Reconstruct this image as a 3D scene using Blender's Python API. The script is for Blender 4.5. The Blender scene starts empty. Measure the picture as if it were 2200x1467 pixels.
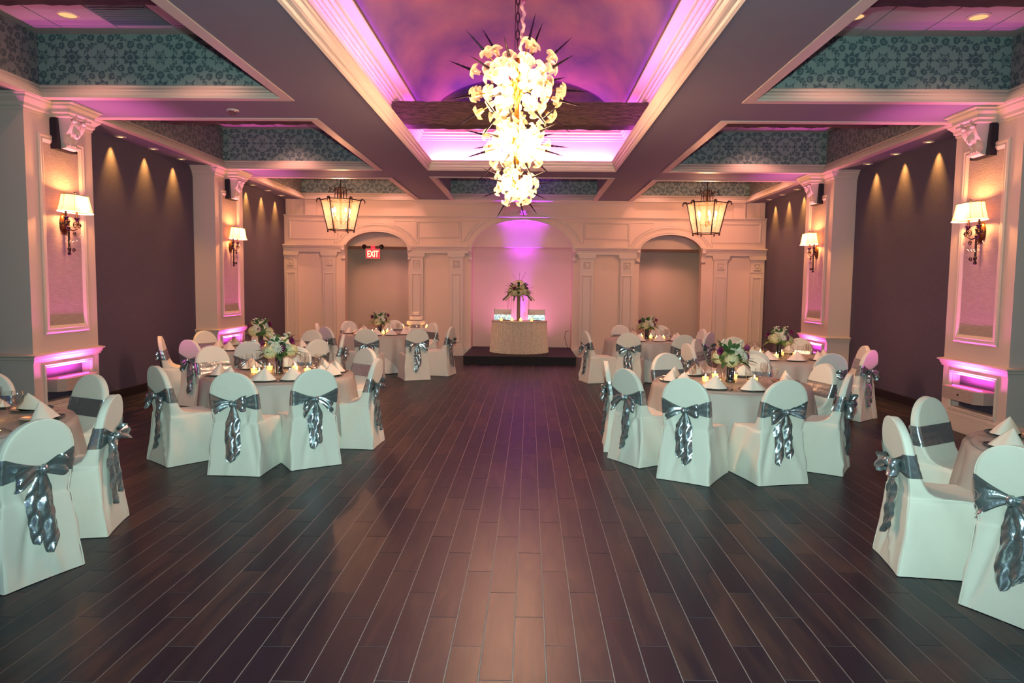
import bpy, bmesh, math, random
from mathutils import Matrix, Vector
from math import pi, sin, cos, sqrt, atan2, radians as R

C = bpy.context.scene.collection
sc = bpy.context.scene
rnd = random.Random(7)

# ------------------------------------------------------------------ camera
F_PX, CX, CY = 1530.0, 1100.0, 733.5
VPX, VPY, ROLL = 1138.0, 615.0, R(0.65)
cam_d = bpy.data.cameras.new('camera')
cam = bpy.data.objects.new('camera', cam_d)
C.objects.link(cam)
cam_d.sensor_width = 36.0
cam_d.lens = 36.0 * F_PX / 2200.0
cam_d.clip_start = 0.05
d = Vector(((VPX - CX) / F_PX, (VPY - CY) / F_PX, 1.0)).normalized()   # world +Y seen from the camera (x right, y down, z forward)
xr = Vector((cos(ROLL), sin(ROLL), 0.0))
xr = (xr - d * xr.dot(d)).normalized()
zu = xr.cross(d)
M = Matrix(((xr.x, -xr.y, -xr.z), (d.x, -d.y, -d.z), (zu.x, -zu.y, -zu.z))).to_4x4()
M.translation = Vector((0.18, 0.0, 1.76))
cam.matrix_world = M
sc.camera = cam

# ------------------------------------------------------------------ colour, world, exposure
sc.view_settings.view_transform = 'Standard'
sc.view_settings.look = 'None'
sc.view_settings.gamma = 1.0
sc.view_settings.use_curve_mapping = False
sc.view_settings.exposure = 0.0
w = bpy.data.worlds.new('world'); sc.world = w; w.use_nodes = True
w.node_tree.nodes['Background'].inputs[0].default_value = (0.10, 0.13, 0.30, 1)
w.node_tree.nodes['Background'].inputs[1].default_value = 1.1
try:
    sc.cycles.max_bounces = 8
    sc.cycles.diffuse_bounces = 4
    sc.cycles.glossy_bounces = 3
    sc.cycles.transmission_bounces = 4
    sc.cycles.transparent_max_bounces = 12
    sc.cycles.sample_clamp_indirect = 4.0
    sc.cycles.use_denoising = True
    sc.cycles.caustics_reflective = False
    sc.cycles.caustics_refractive = False
except Exception:
    pass


def light(name, kind, loc, color, energy, size=0.1, size_y=None, target=None, spot=None, blend=0.5, spread=None, rot=None):
    ld = bpy.data.lights.new(name, kind)
    ld.color = color; ld.energy = energy
    if kind == 'AREA':
        ld.size = size
        if size_y: ld.shape = 'RECTANGLE'; ld.size_y = size_y
        if spread: ld.spread = spread
    else:
        ld.shadow_soft_size = size
    if kind == 'SPOT':
        ld.spot_size = spot; ld.spot_blend = blend
    o = bpy.data.objects.new(name, ld); C.objects.link(o)
    o.location = loc
    if rot: o.rotation_euler = rot
    if target is not None:
        v = Vector(target) - Vector(loc)
        o.rotation_euler = v.to_track_quat('-Z', 'Y').to_euler()
    return o


FLASH = (0.66, 1.0, 0.90)
WARM = (1.0, 0.50, 0.28)
ROSE = (1.0, 0.43, 0.34)
MAG = (1.0, 0.10, 0.66)
VIO = (0.34, 0.02, 1.0)
AMBER = (1.0, 0.46, 0.08)
# the photographer's flash, on the camera, a little above the lens
light('camera_flash', 'SPOT', (0.19, 0.02, 1.98), FLASH, 1600, 0.05, target=(0.2, 8.0, 2.4), spot=R(116), blend=1.0)
# chandelier bulbs
for z, e in ((4.10, 270), (3.47, 360), (2.97, 400)):
    light('chandelier_glow', 'POINT', (0.0, 8.65, z), WARM, e, 0.22)
# magenta LED strips lying in the cove of the ceiling tray
for sx in (-1, 1):
    light('cove_strip', 'AREA', (sx * 1.80, 8.6, 4.0), (0.86, 0.09, 0.92), 70, 0.05, 9.0, rot=(pi, sx * R(-10), 0))
light('cove_strip', 'AREA', (0, 13.35, 4.0), (1.0, 0.22, 0.80), 110, 3.4, 0.05, rot=(pi + R(8), 0, 0))
# violet fill lights added above the tray cornice to tint the vault
VFILL = (0.42, 0.03, 1.0)
for sx in (-1, 1):
    light('vault_fill', 'AREA', (sx * 1.64, 8.6, 4.705), VFILL, 30, 0.03, 9.0, rot=(pi, sx * R(-12), 0))
light('vault_fill', 'AREA', (0, 13.14, 4.705), VFILL, 22, 3.2, 0.03, rot=(pi + R(6), 0, 0))
# LED wash heads on the ledge of each pillar, and the open tube beside them
for sx in (-1, 1):
    for yc in (8.76, 13.69):
        for dy in (-0.16, 0.0, 0.16):
            light('pillar_wash', 'SPOT', (sx * 5.455, yc + dy, 0.625), MAG, 230, 0.02, target=(sx * 5.06, yc + dy * 2.2, 3.88), spot=R(34), blend=1.0)
        light('pillar_tube', 'AREA', (sx * 5.492, yc, 0.60), MAG, 32, 0.03, 0.56, rot=(pi, 0, 0))
# violet up-light standing behind the sweetheart table: narrow heads, plus an added pink fill
light('alcove_uplight', 'SPOT', (-0.02, 17.93, 0.33), VIO, 5200, 0.04, target=(0.0, 18.02, 3.6), spot=R(27), blend=1.0)
light('alcove_streak', 'SPOT', (-0.02, 18.32, 0.33), VIO, 750, 0.03, target=(0.0, 18.36, 2.7), spot=R(26), blend=1.0)
light('alcove_fill', 'SPOT', (-0.02, 17.75, 0.33), (1.0, 0.27, 0.70), 95, 0.05, target=(0.0, 18.45, 2.2), spot=R(150), blend=1.0)
# recessed wall-wash downlights in the side soffits
DLY = (10.50, 11.42, 12.33, 15.50, 16.38, 17.27)
for sx in (-1, 1):
    for y in DLY:
        light('downlight_beam', 'SPOT', (sx * 5.915, y, 3.862), AMBER, 170, 0.010, target=(sx * 5.985, y, 1.8), spot=R(62), blend=1.0)
# warm recessed cans in the coffer ceilings
CANS = [(4.825, 7.785), (3.55, 7.785), (4.2, 9.95), (4.2, 12.9), (3.3, 15.3), (4.9, 15.3), (3.2, 17.2), (4.9, 17.2)]
for sx in (-1, 1):
    for x, y in CANS:
        light('ceiling_can', 'SPOT', (sx * x, y, 4.59), ROSE, 42 if y < 8 else (62 if y < 14 else 95), 0.06, target=(sx * x, y, 0), spot=R(120), blend=0.8)
for x in (-0.9, 0.9):
    light('ceiling_can', 'SPOT', (x, 16.2, 4.59), ROSE, 90, 0.06, target=(x, 16.2, 0), spot=R(120), blend=0.8)
# lanterns over the rear bays
for sx in (-1, 1):
    light('lantern_glow', 'POINT', (sx * 4.09, 16.1, 3.40), (1.0, 0.42, 0.20), 170, 0.12)
# added warm fill lamps brightening the recesses behind the side arches
for sx in (-1, 1):
    light('recess_fill', 'SPOT', (sx * 3.67, 19.0, 2.72), ROSE, 60, 0.06, target=(sx * 3.67, 19.3, 0), spot=R(150), blend=0.8)
# sconce bulbs
for sx in (-1, 1):
    for yc in (8.77, 13.66):
        light('sconce_bulb', 'POINT', (sx * 5.44, yc, 2.71), (1.0, 0.42, 0.13), 55, 0.04)


# ------------------------------------------------------------------ helpers
def S(r, g, b):
    f = lambda c: ((c / 255) / 12.92) if c / 255 <= 0.04045 else (((c / 255) + 0.055) / 1.055) ** 2.4
    return (f(r), f(g), f(b), 1.0)


class MB:
    def __init__(s):
        s.v = []; s.f = []

    def add(s, vs, fs):
        o = len(s.v)
        s.v += [tuple(p) for p in vs]
        s.f += [tuple(i + o for i in f) for f in fs]
        return s

    def box(s, x0, x1, y0, y1, z0, z1):
        x0, x1 = min(x0, x1), max(x0, x1); y0, y1 = min(y0, y1), max(y0, y1); z0, z1 = min(z0, z1), max(z0, z1)
        return s.add([(x0, y0, z0), (x1, y0, z0), (x1, y1, z0), (x0, y1, z0), (x0, y0, z1), (x1, y0, z1), (x1, y1, z1), (x0, y1, z1)],
                     [(0, 3, 2, 1), (4, 5, 6, 7), (0, 1, 5, 4), (1, 2, 6, 5), (2, 3, 7, 6), (3, 0, 4, 7)])

    def grid(s, fn, nu, nv, cu=False, cv=False):
        vs = [fn(i / (nu if cu else nu - 1), j / (nv if cv else nv - 1)) for j in range(nv) for i in range(nu)]
        fs = []
        for j in range(nv if cv else nv - 1):
            for i in range(nu if cu else nu - 1):
                a = j * nu + i; b = j * nu + (i + 1) % nu; j2 = (j + 1) % nv
                fs.append((a, b, j2 * nu + (i + 1) % nu, j2 * nu + i))
        return s.add(vs, fs)

    def loops(s, loops, cap0=True, cap1=True, closed=False):
        n = len(loops[0]); vs = [p for l in loops for p in l]; fs = []
        m = len(loops)
        for j in range(m if closed else m - 1):
            j2 = (j + 1) % m
            for i in range(n):
                fs.append((j * n + i, j * n + (i + 1) % n, j2 * n + (i + 1) % n, j2 * n + i))
        if not closed and cap0: fs.append(tuple(range(n - 1, -1, -1)))
        if not closed and cap1: fs.append(tuple((m - 1) * n + i for i in range(n)))
        return s.add(vs, fs)

    def lathe(s, prof, n=16, c=(0, 0, 0), cap=True):
        ls = [[(c[0] + r * cos(2 * pi * i / n), c[1] + r * sin(2 * pi * i / n), c[2] + z) for i in range(n)] for r, z in prof]
        return s.loops(ls, cap, cap)

    def tube(s, pts, r, n=6, closed=False, cap=True):
        pts = [Vector(p) for p in pts]; m = len(pts); ls = []
        up = Vector((0, 0, 1)); prev = None
        for i, p in enumerate(pts):
            if closed: t = (pts[(i + 1) % m] - pts[i - 1])
            else: t = pts[min(i + 1, m - 1)] - pts[max(i - 1, 0)]
            if t.length < 1e-9: t = Vector((0, 0, 1))
            t.normalize()
            if prev is None:
                a = up if abs(t.z) < 0.9 else Vector((1, 0, 0))
                u = (a - t * a.dot(t)).normalized()
            else:
                u = prev - t * prev.dot(t)
                u = u.normalized() if u.length > 1e-6 else t.orthogonal().normalized()
            prev = u; v = t.cross(u)
            rr = r[i] if isinstance(r, (list, tuple)) else r
            ls.append([p + u * (rr * cos(2 * pi * k / n)) + v * (rr * sin(2 * pi * k / n)) for k in range(n)])
        return s.loops(ls, cap, cap, closed)

    def ball(s, c, rx, ry=None, rz=None, nu=10, nv=7, fn=None):
        ry = ry or rx; rz = rz or rx
        ls = []
        for j in range(nv):
            ph = -pi / 2 + pi * (j + 0.5) / nv
            l = []
            for i in range(nu):
                th = 2 * pi * i / nu
                k = fn(th, ph) if fn else 1.0
                l.append((c[0] + rx * k * cos(ph) * cos(th), c[1] + ry * k * cos(ph) * sin(th), c[2] + rz * k * sin(ph)))
            ls.append(l)
        return s.loops(ls)

    def ringprof(s, x0, x1, y0, y1, prof, close=True):
        """sweep a profile (outward offset, z) round a rectangle in plan"""
        cs = [(x0, y0, -1, -1), (x1, y0, 1, -1), (x1, y1, 1, 1), (x0, y1, -1, 1)]
        n = len(prof); vs = []; fs = []
        for (x, y, sx, sy) in cs:
            vs += [(x + sx * dd, y + sy * dd, z) for dd, z in prof]
        for k in range(4):
            k2 = (k + 1) % 4
            for i in range(n if close else n - 1):
                i2 = (i + 1) % n
                fs.append((k * n + i, k * n + i2, k2 * n + i2, k2 * n + i))
        return s.add(vs, fs)

    def framexz(s, x0, x1, z0, z1, y, wd, dp):
        """moulded picture-frame on a wall facing -y: stepped profile, width wd inwards, depth dp"""
        prof = [(0, 0), (0, dp * .6), (wd * .25, dp), (wd * .5, dp * .7), (wd * .7, dp * .9), (wd, dp * .3), (wd, 0)]
        cs = [(x0, z0, 1, 1), (x1, z0, -1, 1), (x1, z1, -1, -1), (x0, z1, 1, -1)]
        n = len(prof); vs = []; fs = []
        for (x, z, sx, sz) in cs:
            vs += [(x + sx * dd, y - h, z + sz * dd) for dd, h in prof]
        for k in range(4):
            k2 = (k + 1) % 4
            for i in range(n - 1):
                fs.append((k * n + i, k * n + i + 1, k2 * n + i + 1, k2 * n + i))
        return s.add(vs, fs)

    def xf(s, mat):
        s.v = [tuple(mat @ Vector(p)) for p in s.v]
        return s

    def mesh(s, name, mat, smooth=None):
        me = bpy.data.meshes.new(name)
        me.from_pydata(s.v, [], s.f)
        bm = bmesh.new(); bm.from_mesh(me)
        bmesh.ops.recalc_face_normals(bm, faces=bm.faces)
        bm.to_mesh(me); bm.free()
        if mat: me.materials.append(mat)
        if smooth is not None:
            me.polygons.foreach_set('use_smooth', [True] * len(me.polygons))
            if smooth < 179:
                me.set_sharp_from_angle(angle=R(smooth))
        me.update()
        return me

    def build(s, name, mat, parent=None, smooth=None, loc=None):
        o = bpy.data.objects.new(name, s.mesh(name, mat, smooth))
        C.objects.link(o)
        if loc: o.location = loc
        if parent is not None: o.parent = parent
        return o


def obj(name, me, parent=None, loc=(0, 0, 0), rot=None):
    o = bpy.data.objects.new(name, me); C.objects.link(o)
    o.location = loc
    if rot: o.rotation_euler = rot
    if parent is not None: o.parent = parent
    return o


def tag(o, label=None, cat=None, group=None, kind=None):
    if label: o['label'] = label
    if cat: o['category'] = cat
    if group: o['group'] = group
    if kind: o['kind'] = kind
    return o


def thing(name, label, cat, loc=(0, 0, 0), rz=0.0, group=None):
    o = bpy.data.objects.new(name, None); C.objects.link(o)
    o.empty_display_size = 0.1
    o.location = loc; o.rotation_euler = (0, 0, rz)
    return tag(o, label, cat, group)


def struct(o): o['kind'] = 'structure'; return o


def kids(o): return [c for c in o.children]


def dup(root, loc, rz=0.0, label=None, group=None, scale=None):
    r = root.copy(); C.objects.link(r); r.location = loc; r.rotation_euler = (0, 0, rz)
    if label: r['label'] = label
    if group: r['group'] = group
    if scale: r.scale = scale
    for ch in kids(root):
        c = ch.copy(); C.objects.link(c); c.parent = r
        for g in kids(ch):
            e = g.copy(); C.objects.link(e); e.parent = c
    return r


# ------------------------------------------------------------------ materials
def mat(name, col, rough=0.5, metal=0.0, spec=0.5, alpha=None, bump=None, var=None, emit=None, trans=None, sheen=None, sub=None):
    m = bpy.data.materials.new(name); m.use_nodes = True
    nt = m.node_tree; b = nt.nodes['Principled BSDF']
    b.inputs['Base Color'].default_value = col
    b.inputs['Roughness'].default_value = rough
    b.inputs['Metallic'].default_value = metal
    b.inputs['Specular IOR Level'].default_value = spec
    if alpha is not None: b.inputs['Alpha'].default_value = alpha
    if sheen: b.inputs['Sheen Weight'].default_value = sheen
    if trans: b.inputs['Transmission Weight'].default_value = trans
    if sub: b.inputs['Subsurface Weight'].default_value = sub
    if emit:
        b.inputs['Emission Color'].default_value = emit[0]
        b.inputs['Emission Strength'].default_value = emit[1]
    tc = nt.nodes.new('ShaderNodeTexCoord')
    if var:   # (scale, amount, colour2, stretch)
        mp = nt.nodes.new('ShaderNodeMapping'); nt.links.new(tc.outputs['Object'], mp.inputs[0])
        mp.inputs['Scale'].default_value = var[3] if len(var) > 3 else (1, 1, 1)
        n = nt.nodes.new('ShaderNodeTexNoise'); n.inputs['Scale'].default_value = var[0]; n.inputs['Detail'].default_value = 6
        nt.links.new(mp.outputs[0], n.inputs['Vector'])
        cr = nt.nodes.new('ShaderNodeValToRGB')
        cr.color_ramp.elements[0].position = 0.5 - var[1]; cr.color_ramp.elements[0].color = col
        cr.color_ramp.elements[1].position = 0.5 + var[1]; cr.color_ramp.elements[1].color = var[2]
        nt.links.new(n.outputs['Fac'], cr.inputs[0]); nt.links.new(cr.outputs[0], b.inputs['Base Color'])
    if bump:  # (scale, strength, stretch)
        mp = nt.nodes.new('ShaderNodeMapping'); nt.links.new(tc.outputs['Object'], mp.inputs[0])
        mp.inputs['Scale'].default_value = bump[2] if len(bump) > 2 else (1, 1, 1)
        n = nt.nodes.new('ShaderNodeTexNoise'); n.inputs['Scale'].default_value = bump[0]; n.inputs['Detail'].default_value = 4
        nt.links.new(mp.outputs[0], n.inputs['Vector'])
        bp = nt.nodes.new('ShaderNodeBump'); bp.inputs['Strength'].default_value = bump[1]; bp.inputs['Distance'].default_value = 0.02
        nt.links.new(n.outputs['Fac'], bp.inputs['Height']); nt.links.new(bp.outputs[0], b.inputs['Normal'])
    return m


def mat_glass(name, tint=(1, 1, 1, 1), refl=0.25, rough=0.03):
    m = bpy.data.materials.new(name); m.use_nodes = True
    nt = m.node_tree; nt.nodes.clear()
    out = nt.nodes.new('ShaderNodeOutputMaterial'); mix = nt.nodes.new('ShaderNodeMixShader')
    tr = nt.nodes.new('ShaderNodeBsdfTransparent'); tr.inputs[0].default_value = tint
    gl = nt.nodes.new('ShaderNodeBsdfGlossy'); gl.inputs['Roughness'].default_value = rough
    lw = nt.nodes.new('ShaderNodeLayerWeight'); lw.inputs['Blend'].default_value = refl
    mr = nt.nodes.new('ShaderNodeMath'); mr.operation = 'MULTIPLY_ADD'; mr.inputs[1].default_value = 0.45; mr.inputs[2].default_value = 0.05
    nt.links.new(lw.outputs['Fresnel'], mr.inputs[0])
    nt.links.new(mr.outputs[0], mix.inputs[0]); nt.links.new(tr.outputs[0], mix.inputs[1]); nt.links.new(gl.outputs[0], mix.inputs[2])
    nt.links.new(mix.outputs[0], out.inputs[0])
    return m


def mat_emit(name, col, st):
    m = bpy.data.materials.new(name); m.use_nodes = True
    nt = m.node_tree; nt.nodes.clear()
    out = nt.nodes.new('ShaderNodeOutputMaterial'); e = nt.nodes.new('ShaderNodeEmission')
    e.inputs[0].default_value = col; e.inputs[1].default_value = st
    nt.links.new(e.outputs[0], out.inputs[0])
    return m


def mat_translucent(name, col, mixt=0.5, transp=0.0, emit=0.0, gloss=0.0):
    m = bpy.data.materials.new(name); m.use_nodes = True
    nt = m.node_tree; nt.nodes.clear()
    out = nt.nodes.new('ShaderNodeOutputMaterial')
    df = nt.nodes.new('ShaderNodeBsdfDiffuse'); df.inputs[0].default_value = col
    tl = nt.nodes.new('ShaderNodeBsdfTranslucent'); tl.inputs[0].default_value = col
    m1 = nt.nodes.new('ShaderNodeMixShader'); m1.inputs[0].default_value = mixt
    nt.links.new(df.outputs[0], m1.inputs[1]); nt.links.new(tl.outputs[0], m1.inputs[2]); last = m1
    if gloss:
        g = nt.nodes.new('ShaderNodeBsdfGlossy'); g.inputs['Roughness'].default_value = 0.1
        m2 = nt.nodes.new('ShaderNodeMixShader'); m2.inputs[0].default_value = gloss
        nt.links.new(last.outputs[0], m2.inputs[1]); nt.links.new(g.outputs[0], m2.inputs[2]); last = m2
    if transp:
        t = nt.nodes.new('ShaderNodeBsdfTransparent')
        m2 = nt.nodes.new('ShaderNodeMixShader'); m2.inputs[0].default_value = transp
        nt.links.new(last.outputs[0], m2.inputs[1]); nt.links.new(t.outputs[0], m2.inputs[2]); last = m2
    if emit:
        e = nt.nodes.new('ShaderNodeEmission'); e.inputs[0].default_value = col; e.inputs[1].default_value = emit
        a = nt.nodes.new('ShaderNodeAddShader')
        nt.links.new(last.outputs[0], a.inputs[0]); nt.links.new(e.outputs[0], a.inputs[1]); last = a
    nt.links.new(last.outputs[0], out.inputs[0])
    return m


class E:
    """tiny expression builder over shader Math nodes"""
    nt = None

    def __init__(s, sock): s.s = sock

    @staticmethod
    def op(o, a, b=None, c=None):
        n = E.nt.nodes.new('ShaderNodeMath'); n.operation = o
        for i, x in enumerate((a, b, c)):
            if x is None: continue
            if isinstance(x, E): E.nt.links.new(x.s, n.inputs[i])
            else: n.inputs[i].default_value = x
        return E(n.outputs[0])

    def __add__(s, o): return E.op('ADD', s, o)
    __radd__ = __add__
    def __sub__(s, o): return E.op('SUBTRACT', s, o)
    def __rsub__(s, o): return E.op('SUBTRACT', o, s)
    def __mul__(s, o): return E.op('MULTIPLY', s, o)
    __rmul__ = __mul__
    def __truediv__(s, o): return E.op('DIVIDE', s, o)


def e_abs(a): return E.op('ABSOLUTE', a)
def e_sin(a): return E.op('SINE', a)
def e_cos(a): return E.op('COSINE', a)
def e_len(a, b): return E.op('SQRT', a * a + b * b)
def e_max(a, b): return E.op('MAXIMUM', a, b)
def e_soft(x, k=60): return E.op('MULTIPLY', x, k) if False else E.op('MINIMUM', E.op('MAXIMUM', x * k + 0.5, 0.0), 1.0)
def e_wrap(a): return E.op('SUBTRACT', E.op('FRACT', a), 0.5)


def mat_damask(name, axis, light_c, dark_c):
    m = bpy.data.materials.new(name); m.use_nodes = True
    nt = m.node_tree; E.nt = nt
    b = nt.nodes['Principled BSDF']; b.inputs['Roughness'].default_value = 0.55
    g = nt.nodes.new('ShaderNodeNewGeometry'); sp = nt.nodes.new('ShaderNodeSeparateXYZ')
    nz = nt.nodes.new('ShaderNodeTexNoise'); nz.inputs['Scale'].default_value = 13.0; nz.inputs['Detail'].default_value = 1
    nt.links.new(g.outputs['Position'], nz.inputs['Vector'])
    nt.links.new(g.outputs['Position'], sp.inputs[0])
    U = E(sp.outputs[axis]) / 0.69; V = (E(sp.outputs[2]) - 4.08) / 0.69
    wob = (E(nz.outputs['Fac']) - 0.5) * 0.075
    U = U + wob; V = V + wob * 0.6

    def motif(p, q):
        # mirrored left-right, q up.  all sizes are fractions of the 0.69 m repeat
        q1 = e_abs(q)
        r = e_len(p, q * 1.15); th = E.op('ARCTAN2', q, p)
        petal = 0.135 + 0.030 * e_cos(th * 8.0) + 0.012 * e_cos(th * 24.0)
        med = e_soft(petal - r)
        hole = e_soft(0.012 - e_abs(r - 0.065), 90)
        med = med * (1.0 - hole * 0.8)
        # ring curls above and below the medallion
        c1 = e_soft(0.017 - e_abs(e_len(p, q1 - 0.21) - 0.045), 90)
        c2 = e_soft(0.018 - e_len(p, q1 - 0.21), 90)
        # comma scroll beside it
        px = e_abs(p) - 0.17; py = q1 - 0.185
        c3 = e_soft(0.016 - e_abs(e_len(px, py) - 0.040), 90)
        c4 = e_soft(0.017 - e_len(px + 0.01, py), 90)
        # big acanthus leaves running diagonally to the next repeat
        lx = e_abs(p) - 0.31; ly = q1 - 0.17
        a = lx * 0.80 + ly * 0.60; t = ly * 0.80 - lx * 0.60
        serr = 0.036 + 0.022 * e_sin(a * 95.0 + e_abs(t) * 60.0)
        leaf = e_soft(serr * (1.0 - (a / 0.17) * (a / 0.17)) - e_abs(t + a * a * 1.6))
        rib = e_soft(0.004 - e_abs(t + a * a * 1.6), 160)
        leaf = leaf * (1.0 - rib * 0.7)
        # four-point star between the medallions
        sx = e_abs(e_abs(p) - 0.27); 
        star = e_soft(0.075 - sx - q1 - 0.9 * E.op('MINIMUM', sx, q1) * 2.0)
        out = e_max(med, e_max(e_max(c1, c2), e_max(c3, c4)))
        p2 = e_abs(p) - 0.5; r2 = e_len(p2, q * 1.1); t2 = E.op('ARCTAN2', q, p2)
        burst_ = e_soft(0.105 + 0.035 * e_cos(t2 * 6.0) + 0.016 * e_cos(t2 * 18.0) - r2)
        burst_ = burst_ * (1.0 - 0.85 * e_soft(0.016 - e_abs(r2 - 0.062 - 0.018 * e_cos(t2 * 6.0)), 90))
        return e_max(e_max(out, burst_), e_max(leaf, star))
    pat = e_max(motif(e_wrap(U), e_wrap(V + 0.10)), motif(e_wrap(U + 0.5), e_wrap(V + 0.60)))
    fine = nt.nodes.new('ShaderNodeTexNoise'); fine.inputs['Scale'].default_value = 130; nt.links.new(g.outputs['Position'], fine.inputs['Vector'])
    pat = E.op('MINIMUM', pat * (0.75 + 0.5 * E(fine.outputs['Fac'])), 1.0)
    mx = nt.nodes.new('ShaderNodeMix'); mx.data_type = 'RGBA'
    nt.links.new(pat.s, mx.inputs[0]); mx.inputs[6].default_value = light_c; mx.inputs[7].default_value = dark_c
    nt.links.new(mx.outputs[2], b.inputs['Base Color'])
    return m


def mat_planks(name, island):
    m = bpy.data.materials.new(name); m.use_nodes = True
    nt = m.node_tree; b = nt.nodes['Principled BSDF']
    g = nt.nodes.new('ShaderNodeNewGeometry')
    if island: rs = g.outputs['Random Per Island']
    else: rs = nt.nodes.new('ShaderNodeObjectInfo').outputs['Random']
    sep = nt.nodes.new('ShaderNodeVectorMath'); sep.operation = 'SCALE'; sep.inputs[0].default_value = (37, 91, 53)
    nt.links.new(rs, sep.inputs['Scale'])
    ad = nt.nodes.new('ShaderNodeVectorMath'); nt.links.new(g.outputs['Position'], ad.inputs[0]); nt.links.new(sep.outputs[0], ad.inputs[1])
    mp = nt.nodes.new('ShaderNodeMapping'); mp.inputs['Scale'].default_value = (9, 1.3, 1); nt.links.new(ad.outputs[0], mp.inputs[0])
    n1 = nt.nodes.new('ShaderNodeTexNoise'); n1.inputs['Scale'].default_value = 1.0; n1.inputs['Detail'].default_value = 5; n1.inputs['Distortion'].default_value = 0.8
    nt.links.new(mp.outputs[0], n1.inputs['Vector'])
    mp2 = nt.nodes.new('ShaderNodeMapping'); mp2.inputs['Scale'].default_value = (70, 4, 1); nt.links.new(ad.outputs[0], mp2.inputs[0])
    n2 = nt.nodes.new('ShaderNodeTexNoise'); n2.inputs['Scale'].default_value = 1.0; n2.inputs['Detail'].default_value = 3
    nt.links.new(mp2.outputs[0], n2.inputs['Vector'])
    E.nt = nt
    fac = E(n1.outputs['Fac']) * 0.9 + E(n2.outputs['Fac']) * 0.25 + (E(rs) - 0.5) * 0.30
    cr = nt.nodes.new('ShaderNodeValToRGB'); nt.links.new(fac.s, cr.inputs[0])
    el = cr.color_ramp.elements
    el[0].position = 0.30; el[0].color = S(9, 15, 32)
    el[1].position = 0.86; el[1].color = S(66, 48, 46)
    e2 = cr.color_ramp.elements.new(0.55); e2.color = S(20, 22, 38)
    nt.links.new(cr.outputs[0], b.inputs['Base Color'])
    b.inputs['Roughness'].default_value = 0.36
    rr = E(n2.outputs['Fac']) * 0.12 + 0.35
    nt.links.new(rr.s, b.inputs['Roughness'])
    b.inputs['Specular IOR Level'].default_value = 0.36
    bp = nt.nodes.new('ShaderNodeBump'); bp.inputs['Strength'].default_value = 0.12; bp.inputs['Distance'].default_value = 0.004
    nt.links.new(n2.outputs['Fac'], bp.inputs['Height']); nt.links.new(bp.outputs[0], b.inputs['Normal'])
    return m


M_ = {}
M_['trim'] = mat('white_painted_trim', S(204, 186, 174), 0.42)
M_['soffit'] = mat('soffit_paint', S(118, 113, 128), 0.75, bump=(180, 0.03))
M_['wallwhite'] = mat('cream_wall_paint', S(212, 188, 172), 0.6, bump=(90, 0.03))
M_['darkwall'] = mat('dark_plum_fabric_wall', S(74, 66, 86), 0.85, bump=(120, 0.25, (1, 1, 0.25)), var=(60, 0.3, S(86, 76, 96), (1, 1, 0.2)))
M_['panel'] = mat('linen_panel', S(176, 158, 150), 0.75, bump=(150, 0.3, (1, 0.15, 1)), var=(110, 0.28, S(150, 132, 126), (1, 0.12, 1)))
M_['pillar'] = mat('pillar_paint', S(206, 184, 176), 0.6)
M_['black'] = mat('black_base', S(12, 8, 24), 0.5)
M_['stage'] = mat('black_stage_cover', S(5, 4, 14), 0.75)
M_['speaker'] = mat('black_box', S(18, 12, 34), 0.6)
M_['tile'] = mat('ceiling_tile_white', S(168, 162, 166), 0.85, bump=(220, 0.1))
M_['grid'] = mat('ceiling_grid', S(120, 110, 120), 0.7)
M_['vent'] = mat('vent_teal', S(84, 108, 112), 0.7)
M_['wood'] = mat('aged_wood_beam', S(22, 12, 18), 0.8, var=(20, 0.16, S(78, 54, 50), (0.3, 5, 5)), bump=(30, 1.0, (0.25, 4, 4)))
M_['darkwood'] = mat('dark_wood_beam', S(30, 18, 26), 0.7, var=(10, 0.25, S(52, 34, 36), (0.3, 4, 4)), bump=(16, 0.6, (0.3, 3, 3)))
M_['vault'] = mat('cloud_mural', S(58, 44, 70), 0.9, var=(1.3, 0.20, S(116, 86, 72), (1.0, 0.55, 1.4)))
M_['damx'] = mat_damask('damask_paper_across', 0, S(124, 140, 138), S(64, 86, 94))
M_['damy'] = mat_damask('damask_paper_along', 1, S(128, 124, 126), S(78, 82, 92))
M_['grout'] = mat('pale_grout', S(150, 142, 142), 0.85)
M_['plank'] = mat_planks('dark_wood_plank', False)
M_['plank2'] = mat_planks('dark_wood_plank_far', True)
M_['cloth'] = mat('white_chair_fabric', S(224, 220, 210), 0.72, sheen=0.15, bump=(9, 0.22))
M_['linen'] = mat('white_table_linen', S(222, 216, 208), 0.75, bump=(20, 0.08))
M_['napkin'] = mat('white_napkin', S(240, 228, 216), 0.75)
M_['satin'] = mat('silver_satin', S(176, 186, 190), 0.24, metal=0.82, bump=(20, 0.26, (1, 1, 0.7)))
M_['organza'] = mat('silver_organza', S(190, 182, 178), 0.42, metal=0.1, alpha=0.54, bump=(240, 0.2))
M_['glass'] = mat_glass('clear_glass', (0.97, 0.95, 0.94, 1), 0.18, 0.05)
M_['pane'] = mat_translucent('seeded_glass_pane', (1.0, 0.80, 0.56, 1), 0.8, 0.91, 0, 0.08)
M_['crystal'] = mat_glass('crystal', (1, 0.97, 0.95, 1), 0.5, 0.02)
M_['charger'] = mat('silver_charger', S(110, 116, 118), 0.2, metal=0.9)
M_['steel'] = mat('polished_cutlery', S(190, 188, 184), 0.18, metal=1.0)
M_['candle'] = mat('lit_candle_wax', S(255, 214, 140), 0.5, emit=(S(255, 190, 90), 4.5))
M_['flame'] = mat_emit('candle_flame', (1.0, 0.72, 0.28, 1), 30)
M_['iron'] = mat('dark_wrought_iron', S(44, 30, 36), 0.4, metal=0.6)
M_['bronze'] = mat('bronze_plate', S(96, 60, 30), 0.3, metal=0.8)
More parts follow.
